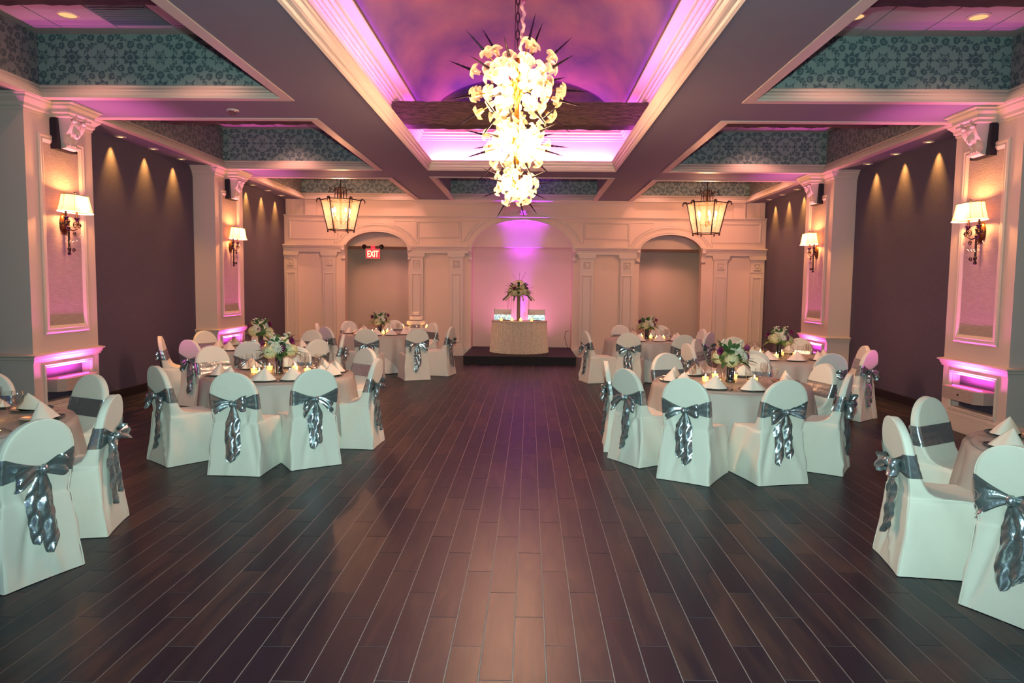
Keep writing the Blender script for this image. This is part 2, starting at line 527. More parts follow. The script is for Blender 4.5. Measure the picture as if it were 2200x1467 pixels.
M_['shade'] = mat_translucent('cream_lamp_shade', (0.80, 0.55, 0.25, 1), 0.6, 0, 0.35)
M_['shaderim'] = mat_translucent('pale_shade_rim', (1.0, 0.85, 0.72, 1), 0.5, 0, 0.7)
M_['bulb'] = mat_emit('lit_bulb', (1.0, 0.76, 0.40, 1), 34)
M_['bulb2'] = mat_emit('lit_candle_bulb', (1.0, 0.66, 0.28, 1), 40)
M_['flower_glass'] = mat_translucent('frosted_glass_flower', (0.95, 0.74, 0.42, 1), 0.6, 0.62, 0, 0.16)
M_['can'] = mat_emit('downlight_lens', (1.0, 0.62, 0.22, 1), 3.0)
M_['cansoft'] = mat_emit('ceiling_can_lens', (1.0, 0.62, 0.26, 1), 1.0)
M_['ledbar'] = mat_emit('magenta_led', (1.0, 0.12, 0.80, 1), 2.5)
M_['spike'] = mat('black_spike', S(40, 26, 40), 0.3, metal=0.5)
M_['gold'] = mat('gold_collar', S(226, 160, 70), 0.25, metal=1.0)
M_['ropewrap'] = mat('pink_cord_cover', S(222, 170, 160), 0.8)
M_['green'] = mat('leaf_green', S(36, 74, 44), 0.5, var=(18, 0.3, S(70, 112, 60)))
M_['green2'] = mat('bud_green', S(120, 150, 70), 0.5)
M_['hydr'] = mat('cream_hydrangea', S(206, 194, 146), 0.7, var=(40, 0.25, S(226, 216, 176)), sub=0.0)
M_['lily'] = mat('white_lily', S(220, 212, 190), 0.6)
M_['rose'] = mat('plum_rose', S(150, 48, 104), 0.6, var=(30, 0.25, S(96, 26, 74)))
M_['sequin'] = mat('champagne_damask_skirt', S(246, 228, 206), 0.45, metal=0.0, bump=(120, 0.5), var=(45, 0.18, S(206, 184, 160)))
M_['cake'] = mat('white_icing', S(248, 232, 206), 0.6)
M_['ribbon'] = mat('silver_ribbon', S(190, 190, 196), 0.25, metal=0.8)
M_['exitred'] = mat('exit_red', S(230, 20, 40), 0.4, emit=((1.0, 0.02, 0.05, 1), 1.2))
M_['exitlet'] = mat_emit('exit_letters', (1.0, 0.75, 0.35, 1), 2.2)
M_['housing'] = mat('pale_housing', S(206, 190, 176), 0.4)
M_['door'] = mat('dark_door_edge', S(70, 58, 62), 0.5)
M_['foot'] = mat('dark_chair_foot', S(60, 50, 40), 0.4, metal=0.4)
M_['vase'] = mat('dark_glass_vase', S(18, 26, 34), 0.08, spec=0.8)
M_['glitter'] = mat('glitter_vase', S(180, 160, 150), 0.3, metal=0.6, bump=(220, 1.0))

# ------------------------------------------------------------------ floor
FW, FL = 0.1535, 0.9175
fl = MB().box(-7.2, 7.2, -1.5, 21.6, -0.05, -0.0018).build('floor', M_['grout'])
struct(fl)


def plank_mb(m, x, y, L=FL, W=FW):
    g = 0.0019; c = 0.0012
    x0, x1, y0, y1 = x + g, x + W - g, y + g, y + L - g
    t = 0.0; bz = -0.0019
    vs = [(x0, y0, bz), (x1, y0, bz), (x1, y1, bz), (x0, y1, bz), (x0, y0, t - c * .6), (x1, y0, t - c * .6), (x1, y1, t - c * .6), (x0, y1, t - c * .6),
          (x0 + c, y0 + c, t), (x1 - c, y0 + c, t), (x1 - c, y1 - c, t), (x0 + c, y1 - c, t)]
    fs = [(0, 1, 5, 4), (1, 2, 6, 5), (2, 3, 7, 6), (3, 0, 4, 7), (4, 5, 9, 8), (5, 6, 10, 9), (6, 7, 11, 10), (7, 4, 8, 11), (8, 9, 10, 11)]
    m.add(vs, fs)


pl = []
for n in range(-46, 48):
    x = -0.796 + n * FW            # one joint line of the photograph, carried across the room
    y0 = 3.632 - n * 0.2985
    y0 -= math.floor((y0 + 1.3) / FL) * FL
    k = 0
    while y0 + k * FL < 19.6:
        y = y0 + k * FL; k += 1
        if x < -6.1 or x + FW > 6.15: continue
        yc = y + FL / 2
        vis = yc > 0.3
        d2 = max(yc, 0.01)
        u = 1138 + (x + FW / 2 - 0.18) / d2 * 1530; v = 615 + 1.76 / max(y + FL, 0.01) * 1530
        inside = vis and -150 < u < 2350 and v < 1500 and 615 + 1.76 / d2 * 1530 < 1640
        pl.append(((FW * FL) / d2 ** 3 if inside else 0, x, y))
pl.sort(reverse=True)
me = None
m = MB(); plank_mb(m, 0, 0); me = m.mesh('floor_plank', M_['plank'])
for a, x, y in pl[:300]:
    obj('floor_plank', me, fl, (x, y, 0))
m = MB()
for a, x, y in pl[300:]:
    plank_mb(m, x, y)
o = m.build('floor_planks', M_['plank2'], fl); o['kind'] = 'stuff'

# ------------------------------------------------------------------ walls
XW = 6.0
ZC = 3.88
for sx, nm in ((-1, 'left'), (1, 'right')):
    struct(MB().box(sx * XW, sx * (XW + 0.2), -1.5, 18.1, 0, 5.2).build('wall_' + nm, M_['darkwall']))
    mm = MB()
    for (a, b) in ((-1.5, 8.13), (9.39, 13.05), (14.32, 17.86)):
        mm.box(sx * XW, sx * (XW - 0.016), a, b, 0, 0.12)
        mm.box(sx * XW, sx * (XW - 0.010), a, b, 0.12, 0.135)
    struct(mm.build('baseboard_' + nm, M_['black']))

# ------------------------------------------------------------------ ceiling
ZT = 4.62
TX = 1.71; BX = 2.68; OX = 5.47
bays = [(4.40, 8.28), (9.38, 13.28), (14.40, 17.86)]
cross = [(-1.5, 4.40), (8.28, 9.38), (13.28, 14.40)]
m = MB()
for sx in (-1, 1):
    m.box(sx * OX, sx * 6.2, -1.5, 18.0, ZC, ZC + 0.012)                   # strip over the side walls
for sx in (-1, 1):
    m.box(sx * TX, sx * BX, -1.5, 18.0, ZC, ZC + 0.012)                     # long beams (thin lower flange; the frieze stands on it)
    for a, b in cross:
        m.box(sx * BX, sx * OX, a, b, ZC, ZC + 0.012)
    m.box(sx * BX, sx * OX, 17.86, 18.1, ZC, ZC + 0.012)
m.box(-TX, TX, 13.25, 14.20, ZC, ZC + 0.012)
m.box(-TX, TX, 17.80, 18.1, ZC, ZC + 0.012)
m.box(-TX, TX, -1.5, 4.05, ZC, ZC + 0.012)
struct(m.build('ceiling', M_['soffit']))

CROWN = [(-0.012, 3.868), (-0.012, 3.895), (0.012, 3.905), (0.018, 3.94), (0.040, 3.955), (0.045, 3.975), (0.075, 4.005), (0.082, 4.03), (0.105, 4.045), (0.105, 3.868)]
nt_ = 1
tile_me = MB().box(-0.317, 0.317, -0.317, 0.317, 0, 0.02)
tme = None
for bi, (y0, y1) in enumerate(bays):
    for sx, nm in ((-1, 'left'), (1, 'right')):
        xa, xb = sorted((sx * BX, sx * OX))
        struct(MB().ringprof(xa, xb, y0, y1, CROWN).build('trim_%d' % nt_, M_['trim'])); nt_ += 1
        # papered friezes
        fx = MB().box(xa - .1, xb + .1, y1 + 0.10, y1 + 0.13, 4.03, ZT).build('wall_frieze', M_['damx']); struct(fx)
        fx2 = MB().box(xa - .1, xb + .1, y0 - 0.13, y0 - 0.10, 4.03, ZT).build('wall_frieze', M_['damx']); struct(fx2)
        fy = MB().box(sx * (OX + .10), sx * (OX + .13), y0 - .1, y1 + .1, 4.03, ZT).build('wall_frieze', M_['damy']); struct(fy)
        fy = MB().box(sx * (BX - .10), sx * (BX - .13), y0 - .1, y1 + .1, 4.03, ZT).build('wall_frieze', M_['damy']); struct(fy)
        ce = MB().box(xa - .2, xb + .2, y0 - .2, y1 + .2, ZT + 0.004, ZT + 0.1).build('ceiling_coffer', M_['grid']); struct(ce)
        if bi < 2:
            if tme is None: tme = tile_me.mesh('ceiling_tile', M_['tile'])
            ystart = 8.11 if bi == 0 else 13.31
            for cx in (5.475, 4.825, 4.175, 3.525, 2.875):
                for r in range(-1, 4 if bi == 0 else 4):
                    yc = ystart - 0.325 - 0.65 * r
                    isv = (bi == 0 and sx < 0 and cx == 4.175 and r == 0)
                    if isv:
                        o = MB().box(-0.317, 0.317, -0.317, 0.317, 0, 0.02).build('vent_grille', M_['vent'], ce, loc=(sx * cx, yc, ZT - 0.004))
                        q = MB()
                        for i in range(9): q.box(-0.29, 0.29, -0.28 + i * 0.065, -0.26 + i * 0.065, -0.006, 0)
                        q.build('vent_slats', M_['vent'], o)
                    else:
                        obj('ceiling_tile', tme, ce, (sx * cx, yc, ZT - 0.004 + rnd.uniform(0, 0.002)))

# wooden beams across the side coffers
for bi, yb, zb0 in ((0, 6.19, 4.17), (1, 10.95, 4.20)):
    for sx in (-1, 1):
        xa, xb = sx * (BX - 0.08), sx * 5.56
        def bf(u, v, xa=xa, xb=xb, yb=yb, zb0=zb0):
            t = u * 4; k = int(min(t, 3)); f = t - k
            cs = [(-.16, zb0), (.16, zb0), (.16, ZT + .02), (-.16, ZT + .02)]
            a, b_ = cs[k], cs[(k + 1) % 4]
            yy = a[0] + (b_[0] - a[0]) * f; zz = a[1] + (b_[1] - a[1]) * f
            e = max(0, (v - 0.95) / 0.05)
            if zz < 4.4: zz = zz + e * e * 0.08
            n = 0.008 * sin(v * 41 + yy * 30) + 0.006 * sin(v * 97 + zz * 50)
            return (xa + (xb - xa) * v, yb + yy + n, zz + n * (1 if zz < 4.5 else 0))
        nm = 'left' if sx < 0 else 'right'
        o = MB().grid(bf, 16, 40, cu=True).build('wooden_beam', M_['darkwood'], smooth=50)
        tag(o, 'dark wooden beam across the %s side coffer %s' % (nm, 'nearest the camera' if bi == 0 else 'between the two pillars'), 'beam', kind='structure')

# ------------------------------------------------------------------ ceiling tray with painted vault
Y0T, Y1T = 4.05, 13.25
LOW = [(0.02, 3.862), (0.0, 3.88), (-0.012, 3.90), (-0.012, 3.915), (-0.028, 3.925), (-0.034, 3.955), (-0.055, 3.985), (-0.058, 4.005), (-0.072, 4.02), (-0.072, 4.04), (-0.05, 4.04), (-0.04, 3.97), (0.25, 3.97), (0.25, 3.90), (0.02, 3.90)]
struct(MB().ringprof(-TX, TX, Y0T, Y1T, LOW).build('trim_%d' % nt_, M_['trim'])); nt_ += 1
struct(MB().ringprof(-TX, TX, Y0T, Y1T, [(0.20, 3.96), (0.20, 4.50), (0.24, 4.50), (0.24, 3.96)]).build('wall_cove', M_['wallwhite']))
UP = [(0.20, 4.44), (0.185, 4.445), (0.185, 4.475), (0.160, 4.485), (0.160, 4.515), (0.13, 4.53), (0.13, 4.565), (0.10, 4.58), (0.10, 4.625), (0.085, 4.64), (0.22, 4.64)]
struct(MB().ringprof(-TX, TX, Y0T, Y1T, UP).build('trim_%d' % nt_, M_['trim'])); nt_ += 1
struct(MB().ringprof(-TX, TX, Y0T, Y1T, [(0.10, 4.64), (-0.03, 4.66), (-0.03, 4.70), (0.30, 4.70), (0.30, 4.64)]).build('ceiling_ledge', M_['wallwhite']))
m = MB()
hw, rise, zs = TX - 0.03, 0.80, 4.68


def vf(u, v):
    a = pi * u
    return (-hw * cos(a), Y0T + 0.03 + (Y1T - Y0T - 0.06) * v, zs + rise * sin(a) ** 0.92)


struct(MB().grid(vf, 41, 30).build('ceiling_vault', M_['vault'], smooth=60))
for yy in (Y0T + 0.03, Y1T - 0.03):
    pts = [(-hw * cos(pi * i / 40), yy, zs + rise * sin(pi * i / 40) ** 0.92) for i in range(41)]
    q = MB(); q.add(pts, [tuple(range(41))]); struct(q.build('wall_lunette', M_['vault']))
struct(MB().box(-2.6, 2.6, 3.6, 13.9, 5.6, 5.7).build('ceiling_cap', M_['soffit']))
# aged timber across the tray
for yb in (10.92, 5.88):
    def bf(u, v, yb=yb):
        t = u * 4; k = int(min(t, 3)); f = t - k
        cs = [(-.16, 4.14), (.16, 4.14), (.16, 4.475), (-.16, 4.475)]
        a, b_ = cs[k], cs[(k + 1) % 4]
        yy = a[0] + (b_[0] - a[0]) * f; zz = a[1] + (b_[1] - a[1]) * f
        n = 0.004 * sin(v * 33 + yy * 20 + zz * 9) + 0.004 * sin(v * 91 + zz * 60) + rnd.uniform(-.003, .003)
        return (-1.90 + 3.80 * v, yb + yy + n, zz + n * 0.8)
    o = MB().grid(bf, 20, 90, cu=True).build('wooden_beam', M_['wood'], smooth=40)
    tag(o, 'aged rough timber beam across the painted ceiling tray, %s' % ('behind the chandelier' if yb > 8 else 'above the camera'), 'beam', kind='structure')

# small coffer in front of the rear wall
struct(MB().ringprof(-TX, TX, 14.20, 17.80, CROWN).build('trim_%d' % nt_, M_['trim'])); nt_ += 1
for yy in (17.91, 14.06):
    struct(MB().box(-TX - .1, TX + .1, yy, yy + .03, 4.03, ZT).build('wall_frieze', M_['damx']))
for sx in (-1, 1):
    struct(MB().box(sx * (TX + .105), sx * (TX + .13), 14.1, 17.95, 4.03, ZT).build('wall_frieze', M_['damy']))
struct(MB().box(-TX - .2, TX + .2, 14.0, 18.0, ZT, ZT + .1).build('ceiling_coffer', M_['tile']))
struct(MB().box(-7, 7, -1.6, 21.6, 5.75, 5.85).build('ceiling_roof', M_['soffit']))

# ------------------------------------------------------------------ pillars
PY = [(8.13, 9.39), (13.05, 14.32)]
CAP = [(0.0, 3.70), (0.012, 3.70), (0.012, 3.73), (0.03, 3.745), (0.036, 3.78), (0.06, 3.805), (0.085, 3.83), (0.09, 3.85), (0.12, 3.862), (0.12, 3.879), (0.0, 3.879)]
RAIL = [(0, 0.80), (0.018, 0.80), (0.022, 0.825), (0.032, 0.835), (0.038, 0.865), (0.06, 0.875), (0.06, 0.892), (0.0, 0.905)]
BASE = [(0, 0), (0.03, 0), (0.03, 0.13), (0.022, 0.15), (0.022, 0.215), (0.010, 0.235), (0.006, 0.262), (0.0, 0.27)]


def yzframe(m, sx, xf, y0, y1, z0, z1, wd, dp):
    prof = [(0, 0), (0, dp * .6), (wd * .22, dp), (wd * .45, dp * .75), (wd * .65, dp * .95), (wd, dp * .35), (wd, -0.004)]
    cs = [(y0, z0, 1, 1), (y1, z0, -1, 1), (y1, z1, -1, -1), (y0, z1, 1, -1)]
    n = len(prof); vs = []; fs = []
    for (y, z, sy, sz) in cs:
        vs += [(xf - sx * h, y + sy * dd, z + sz * dd) for dd, h in prof]
    for k in range(4):
        k2 = (k + 1) % 4
        for i in range(n - 1): fs.append((k * n + i, k * n + i + 1, k2 * n + i + 1, k2 * n + i))
    m.add(vs, fs)


for pi_, (ya, yb) in enumerate(PY):
    for sx, nm in ((-1, 'left'), (1, 'right')):
        yc = (ya + yb) / 2; XF = sx * 5.6
        root = thing('pillar', '%s white pillar with sconce and magenta light, %s' % (nm, 'nearer the camera' if pi_ == 0 else 'nearer the rear wall'), 'pillar')
        root['kind'] = 'structure'
        xa, xb = sorted((XF, sx * 6.02))
        m = MB()
        m.box(xa, xb, ya, yb, 0.30, 0.30)  # (placeholder plane keeps index order stable)
        m = MB()
        # body around the niche opening
        n0, n1, nz0, nz1 = yc - 0.42, yc + 0.42, 0.30, 0.715
        xi = sx * 5.70
        m.box(XF, sx * 6.02, ya, n0, 0, ZC); m.box(XF, sx * 6.02, n1, yb, 0, ZC)
        m.box(XF, sx * 6.02, n0, n1, 0, nz0); m.box(XF, sx * 6.02, n0, n1, nz1, ZC)
        m.box(xi, sx * 6.02, n0, n1, nz0, nz1)
        m.build('pillar_body', M_['pillar'], root)
        MB().box(xi, xi - sx * 0.006, n0 + .002, n1 - .002, nz0 + .002, nz1 - .002).build('niche_back', M_['darkwall'], root)
        m = MB(); yzframe(m, sx, XF, n0 - 0.05, n1 + 0.05, nz0 - 0.05, nz1 + 0.05, 0.05, 0.022); m.build('niche_frame', M_['trim'], root, smooth=30)
        # shelf box holding the LED bar
        z0, z1 = 0.425, 0.575
        q = MB(); xo = sx * 5.42
        b0, b1 = yc - 0.33, yc + 0.33
        if sx > 0: pass
        pts = [(xi, b0 - .05), (sx * 5.50, b0 - .05), (xo, b0 + .02), (xo, b1 - .02), (sx * 5.50, b1 + .05), (xi, b1 + .05)]
        q.loops([[(x, y, z0) for x, y in pts], [(x, y, z1) for x, y in pts]])
        sh = q.build('shelf_box', M_['panel'], root)
        MB().ball((xo - sx * .008, yc - 0.02, 0.50), 0.012).build('knob', M_['iron'], sh, smooth=60)
        MB().box(sx * 5.515, sx * 5.545, yc - 0.28, yc + 0.28, z1, z1 + 0.015).build('led_bar', M_['ledbar'], root)
        # linen panel and its frame
        MB().box(XF, XF - sx * 0.004, yc - 0.34, yc + 0.34, 1.2, 3.42).build('linen_panel', M_['panel'], root)
        m = MB(); yzframe(m, sx, XF, yc - 0.43, yc + 0.43, 1.12, 3.50, 0.10, 0.03); m.build('panel_frame', M_['trim'], root, smooth=30)
        MB().ringprof(xa, xb, ya, yb, RAIL).build('chair_rail', M_['trim'], root, smooth=30)
        MB().ringprof(xa, xb, ya, yb, BASE).build('plinth', M_['trim'], root, smooth=30)
        MB().ringprof(xa, xb, ya, yb, CAP).build('capital', M_['trim'], root, smooth=30)
        # bracket: black slab with a carved white corbel in front and the crown breaking forward over it
        MB().box(XF, XF - sx * 0.085, yc - 0.19, yc + 0.19, 3.345, 3.73).build('bracket_box', M_['speaker'], root)
        q = MB()
        prof = [(3.36, .10), (3.375, .15), (3.40, .155), (3.42, .125), (3.46, .125), (3.52, .15), (3.58, .20), (3.64, .23), (3.69, .235), (3.72, .22)]
        ls = []
        for z, dd in prof:
            hwid = 0.115 + 0.035 * max(0, (z - 3.4) / .3)
            l = []
            for i in range(9):
                t = -1 + 2 * i / 8
                bul = 0.018 * cos(t * pi * 1.5) * (1 if 3.42 < z < 3.7 else 0.2)
                l.append((XF - sx * (dd + bul), yc + t * hwid, z))
            l.append((XF - sx * 0.08, yc + hwid, z)); l.append((XF - sx * 0.08, yc - hwid, z))
            ls.append(l)
        q.loops(ls)
        cb = q.build('corbel', M_['trim'], root, smooth=50)
        q = MB()   # acanthus relief
        for k in range(5):
            a = -0.9 + 0.45 * k
            q.ball((XF - sx * 0.205, yc + 0.055 * sin(a), 3.525 + 0.05 * cos(a)), 0.022, 0.022, 0.045, 8, 6)
        q.ball((XF - sx * 0.2, yc, 3.52), 0.03, 0.03, 0.03, 8, 6)
        for k in (-1, 0, 1): q.ball((XF - sx * 0.152, yc + k * 0.05, 3.41), 0.013, 0.02, 0.012, 8, 5)
        for k in (-1, 1): q.ball((XF - sx * 0.245, yc + k * 0.09, 3.69), 0.03, 0.035, 0.025, 8, 5)
        q.build('carved_leaf', M_['trim'], cb, smooth=60)
        q = MB()
        xq0, xq1 = sorted((XF - sx * 0.24, XF))
        q.ringprof(xq0, xq1, yc - 0.2, yc + 0.2, [(0.0, 3.72), (0.02, 3.72), (0.02, 3.745), (0.045, 3.765), (0.05, 3.80), (0.085, 3.83), (0.09, 3.85), (0.115, 3.86), (0.115, 3.878), (0, 3.878)])
        q.box(XF - sx * 0.24, XF, yc - .2, yc + .2, 3.715, 3.878)
        q.build('capital_block', M_['trim'], root, smooth=30)

# ------------------------------------------------------------------ recessed lights
for sx, nm in ((-1, 'left'), (1, 'right')):
    for i, y in enumerate(DLY):
        where = ('between the pillars' if i < 3 else 'near the rear wall')
        ordn = ('first', 'second', 'third')[i % 3]
        t = thing('downlight', '%s lit downlight over the %s wall %s' % (ordn, nm, where), 'downlight', (sx * 5.85, y, ZC), 0, 'soffit downlights')
        q = MB().lathe([(0.045, -0.012), (0.075, -0.010), (0.078, 0.0), (0.045, 0.0)], 20, cap=False)
        q.build('trim_ring', M_['housing'], t, smooth=40)
        MB().lathe([(0.0, -0.004), (0.046, -0.004), (0.046, -0.0005), (0.0, -0.0005)], 16, cap=False).build('lens', M_['can'], t)
for sx, nm in ((-1, 'left'), (1, 'right')):
    for x, y in CANS:
        if sx < 0 and y < 8 and x < 4: continue
        bay = 'near' if y < 8.3 else ('second' if y < 13.5 else 'rear')
        side = ('nearer the side wall' if x > 4.3 else ('nearer the long beam' if x < 4 else 'in its middle'))
        row = '' if y < 8.3 else (', front row' if y in (9.95, 15.3) else ', back row')
        t = thing('ceiling_light', 'round glowing can light in the %s %s coffer %s%s' % (bay, nm, side, row), 'ceiling light', (sx * x, y, ZT - .004), 0, 'coffer ceiling lights')
        MB().lathe([(0.088, -0.012), (0.115, -0.006), (0.115, 0.0), (0.088, 0.0)], 22, cap=False).build('trim_ring', M_['housing'], t, smooth=40)
        MB().lathe([(0.0, -0.006), (0.09, -0.006), (0.09, -0.001), (0.0, -0.001)], 20, cap=False).build('lens', M_['cansoft'], t)
t = thing('smoke_detector', 'small shiny dome detector under the left cross beam', 'detector', (-3.5, 8.86, ZC))
MB().lathe([(0.075, 0), (0.075, -0.015), (0.06, -0.02)], 18).build('base_plate', M_['housing'], t, smooth=40)
MB().lathe([(0.055, -0.02), (0.05, -0.045), (0.03, -0.062), (0.008, -0.068)], 18).build('dome', M_['crystal'], t, smooth=60)

# ------------------------------------------------------------------ rear wall
YF = 17.90
ZE0, ZE1, ZTOP = 2.56, 2.74, 3.49
ARCH = [(-3.67, 0.80, 2.62, 0.46), (-0.02, 1.265, 2.60, 0.80), (3.67, 0.77, 2.62, 0.45)]    # centre, half width, spring, rise
wr = MB()
xs = [-XW - .02]
for c, h, s, r in ARCH: xs += [c - h, c + h]
xs.append(XW + .02)
for i in range(0, len(xs), 2):
    wr.box(xs[i], xs[i + 1], YF, YF + 0.25, 0, ZTOP)
for c, h, s, r in ARCH:
    n = 28
    pts = [(c - h * cos(pi * i / n), s + r * sin(pi * i / n)) for i in range(n + 1)]
    for (xa, za), (xb, zb) in zip(pts, pts[1:]):
        wr.add([(xa, YF, za), (xb, YF, zb), (xb, YF, ZTOP), (xa, YF, ZTOP), (xa, YF + .25, za), (xb, YF + .25, zb), (xb, YF + .25, ZTOP), (xa, YF + .25, ZTOP)],
               [(0, 1, 2, 3), (4, 7, 6, 5), (0, 4, 5, 1), (3, 2, 6, 7)])
rear = wr.build('wall_rear', M_['wallwhite']); struct(rear)
# upper wall set back above the ledge
m = MB().box(-6.02, 6.02, YF + 0.12, YF + 0.25, ZTOP, ZC)
m.box(-2.75, 2.75, YF + 0.02, YF + 0.14, ZTOP, ZC)
for sx in (-1, 1): m.box(sx * 5.98, sx * 5.86, YF + .06, YF + .14, ZTOP, ZC); m.box(sx * 5.5, sx * 5.2, YF + .06, YF + .14, ZTOP, ZC)
m.build('upper_wall', M_['wallwhite'], rear)


def hmould(m, x0, x1, prof, y=YF):
    """horizontal moulding on the rear wall: profile (projection, z)"""
    vs = []; n = len(prof)
    for x in (x0, x1): vs += [(x, y - dd, z) for dd, z in prof]
    m.add(vs, [(i, (i + 1) % n, n + (i + 1) % n, n + i) for i in range(n)] + [tuple(range(n)), tuple(range(2 * n - 1, n - 1, -1))])


m = MB()
hmould(m, -6.0, 6.0, [(-.02, 3.43), (0.012, 3.43), (0.02, 3.45), (0.045, 3.47), (0.045, 3.49), (-.12, 3.495)])
m.build('ledge_moulding', M_['trim'], rear, smooth=30)
m = MB()
hmould(m, -2.74, 2.74, [(-.02, 3.77), (.01, 3.77), (.016, 3.80), (.045, 3.83), (.05, 3.85), (.075, 3.862), (.075, 3.879), (-.02, 3.879)])
m.build('crown_moulding', M_['trim'], rear, smooth=30)
# entablature pieces between the arches
ENT = [(0, ZE0), (0.085, ZE0), (0.085, 2.62), (0.095, 2.625), (0.095, 2.65), (0.12, 2.67), (0.125, 2.695), (0.155, 2.71), (0.155, ZE1), (0, ZE1)]
segs = [(-6.0, -4.53), (-2.80, -1.35), (1.31, 2.83), (4.50, 6.0)]
for a, b in segs:
    m = MB(); hmould(m, a, b, ENT); m.build('entablature', M_['trim'], rear, smooth=30)
# pilasters
PX = [-5.83, -4.86, -2.66, -1.66, 1.60, 2.60, 4.90, 5.80]
for x in PX:
    m = MB()
    m.box(x - .165, x + .165, YF - 0.055, YF, 0.24, 2.42)
    m.box(x - .20, x + .20, YF - 0.10, YF, 0, 0.20); m.box(x - .185, x + .185, YF - 0.08, YF, 0.20, 0.26)
    m.box(x - .172, x + .172, YF - .062, YF, 2.15, 2.165)
    # stepped capital
    for k, (wd, dp, za, zb) in enumerate(((.17, .06, 2.42, 2.45), (.185, .075, 2.45, 2.475), (.205, .095, 2.475, 2.51), (.215, .10, 2.51, 2.56))):
        m.box(x - wd, x + wd, YF - dp, YF, za, zb)
    p = m.build('pilaster', M_['trim'], rear)
    q = MB(); q.framexz(x - .115, x + .115, 0.34, 2.05, YF - .055, .03, .014); q.build('pilaster_panel', M_['trim'], p)
    q = MB(); q.framexz(x - .085, x + .085, 2.22, 2.38, YF - .055, .022, .022); q.box(x - .03, x + .03, YF - .08, YF - .055, 2.27, 2.33); q.ball((x, YF - .08, 2.30), 0.02, nu=8, nv=6)
    q.build('rosette', M_['trim'], p)
# baseboards between pilasters
m = MB()
for a, b in ((-6.0, -4.47), (-2.87, -1.30), (1.245, 2.90), (4.44, 6.0)):
    m.box(a, b, YF - .03, YF, 0, .18); m.box(a, b, YF - .015, YF, .18, .22)
struct(m.build('baseboard_rear', M_['trim']))


def sweep(m, pts, y, wd, dp):
    """raised band following a curve on the rear wall"""
    n = len(pts); vs = []
    for i, (x, z) in enumerate(pts):
        x2, z2 = pts[min(i + 1, n - 1)]; x1, z1 = pts[max(i - 1, 0)]
        tx, tz = x2 - x1, z2 - z1; L = sqrt(tx * tx + tz * tz) or 1; nx, nz = -tz / L, tx / L
        for s_, h in ((0, 0.0), (0, dp), (wd * .3, dp), (wd * .5, dp * .6), (wd, dp * .8), (wd, 0)):
            vs.append((x + nx * s_, y - h, z + nz * s_))
    fs = []
    for i in range(n - 1):
        for k in range(5): fs.append((i * 6 + k, i * 6 + k + 1, (i + 1) * 6 + k + 1, (i + 1) * 6 + k))
    m.add(vs, fs)


for c, h, s, r in ARCH:
    n = 36
    m = MB(); sweep(m, [(c - h * cos(pi * i / n), s + r * sin(pi * i / n)) for i in range(n + 1)][::-1] if False else [(c - h * cos(pi * i / n), s + r * sin(pi * i / n)) for i in range(n + 1)], YF, 0.05, 0.03)
    m.build('arch_bead', M_['trim'], rear, smooth=30)
    h2, r2 = h + 0.17, r + 0.17
    pts = [(c - h2 * cos(pi * i / n), s + r2 * sin(pi * i / n)) for i in range(n + 1)]
    pts = [p for p in pts if p[1] > ZE1 + 0.03]
    m = MB(); sweep(m, pts, YF, 0.04, 0.022); m.build('archivolt', M_['trim'], rear, smooth=30)
    # scrolled impost brackets
    for sg in (-1, 1):
        x = c + sg * (h + 0.035); m = MB()
        pr = [(2.36, .02), (2.40, .045), (2.44, .03), (2.50, .04), (2.56, .075), (2.60, .11), (2.66, .115), (2.70, .14), (2.745, .14)]
        m.loops([[(x - .05, YF, z), (x - .05, YF - dd, z), (x + .05, YF - dd, z), (x + .05, YF, z)] for z, dd in pr])
        m.ball((x, YF - .045, 2.405), 0.05, .035, .028, 10, 6); m.ball((x, YF - .10, 2.63), 0.055, .045, .04, 10, 6)
        m.build('scroll_bracket', M_['trim'], rear, smooth=45)
# raised rectangular mouldings on the attic band
for x0, x1, z0, z1 in ((-6.0 + .12, -4.62, 2.88, 3.37), (-2.68, -1.58, 2.93, 3.36), (1.52, 2.64, 2.93, 3.36), (4.66, 5.88, 2.88, 3.37)):
    m = MB(); m.framexz(x0, x1, z0, z1, YF, .045, .02); m.build('panel_moulding', M_['trim'], rear, smooth=30)
# spandrel mouldings beside the arches
for c, h, s, r in ARCH:
    h2, r2 = h + 0.24, r + 0.24
    for sg in (-1, 1):
        top = 3.36
        arc = []
        for i in range(15):
            a = R(14) + R(50) * i / 14
            x, z = c + sg * h2 * cos(a), s + r2 * sin(a)
            if z < top - .03: arc.append((x, z))
        xo = c + sg * (h2 + 0.02)
        poly = arc + [(arc[-1][0], top) if arc[-1][1] > top - .2 else (c + sg * h2 * cos(R(66)), top), (xo, top), (xo, arc[0][1] - .03)]
        m = MB(); m.tube([(x, YF - 0.004, z) for x, z in poly], 0.012, 6, closed=True); m.build('spandrel_moulding', M_['trim'], rear, smooth=40)
# keystone shell over the middle arch
q = MB()
q.lathe([(0.0, -.06), (.05, -.055), (.085, -.03), (.10, 0.0), (.105, .03), (0.0, .035)], 20)
q.xf(Matrix.Translation((-0.0, YF - .01, 3.60)))
for k in range(7):
    a = -1.2 + 0.4 * k
    q.ball((0.0 + 0.085 * sin(a), YF - .06, 3.575 - .02 * cos(a)), .016, .03, .035, 8, 5)
q.build('shell_boss', M_['trim'], rear, smooth=50)

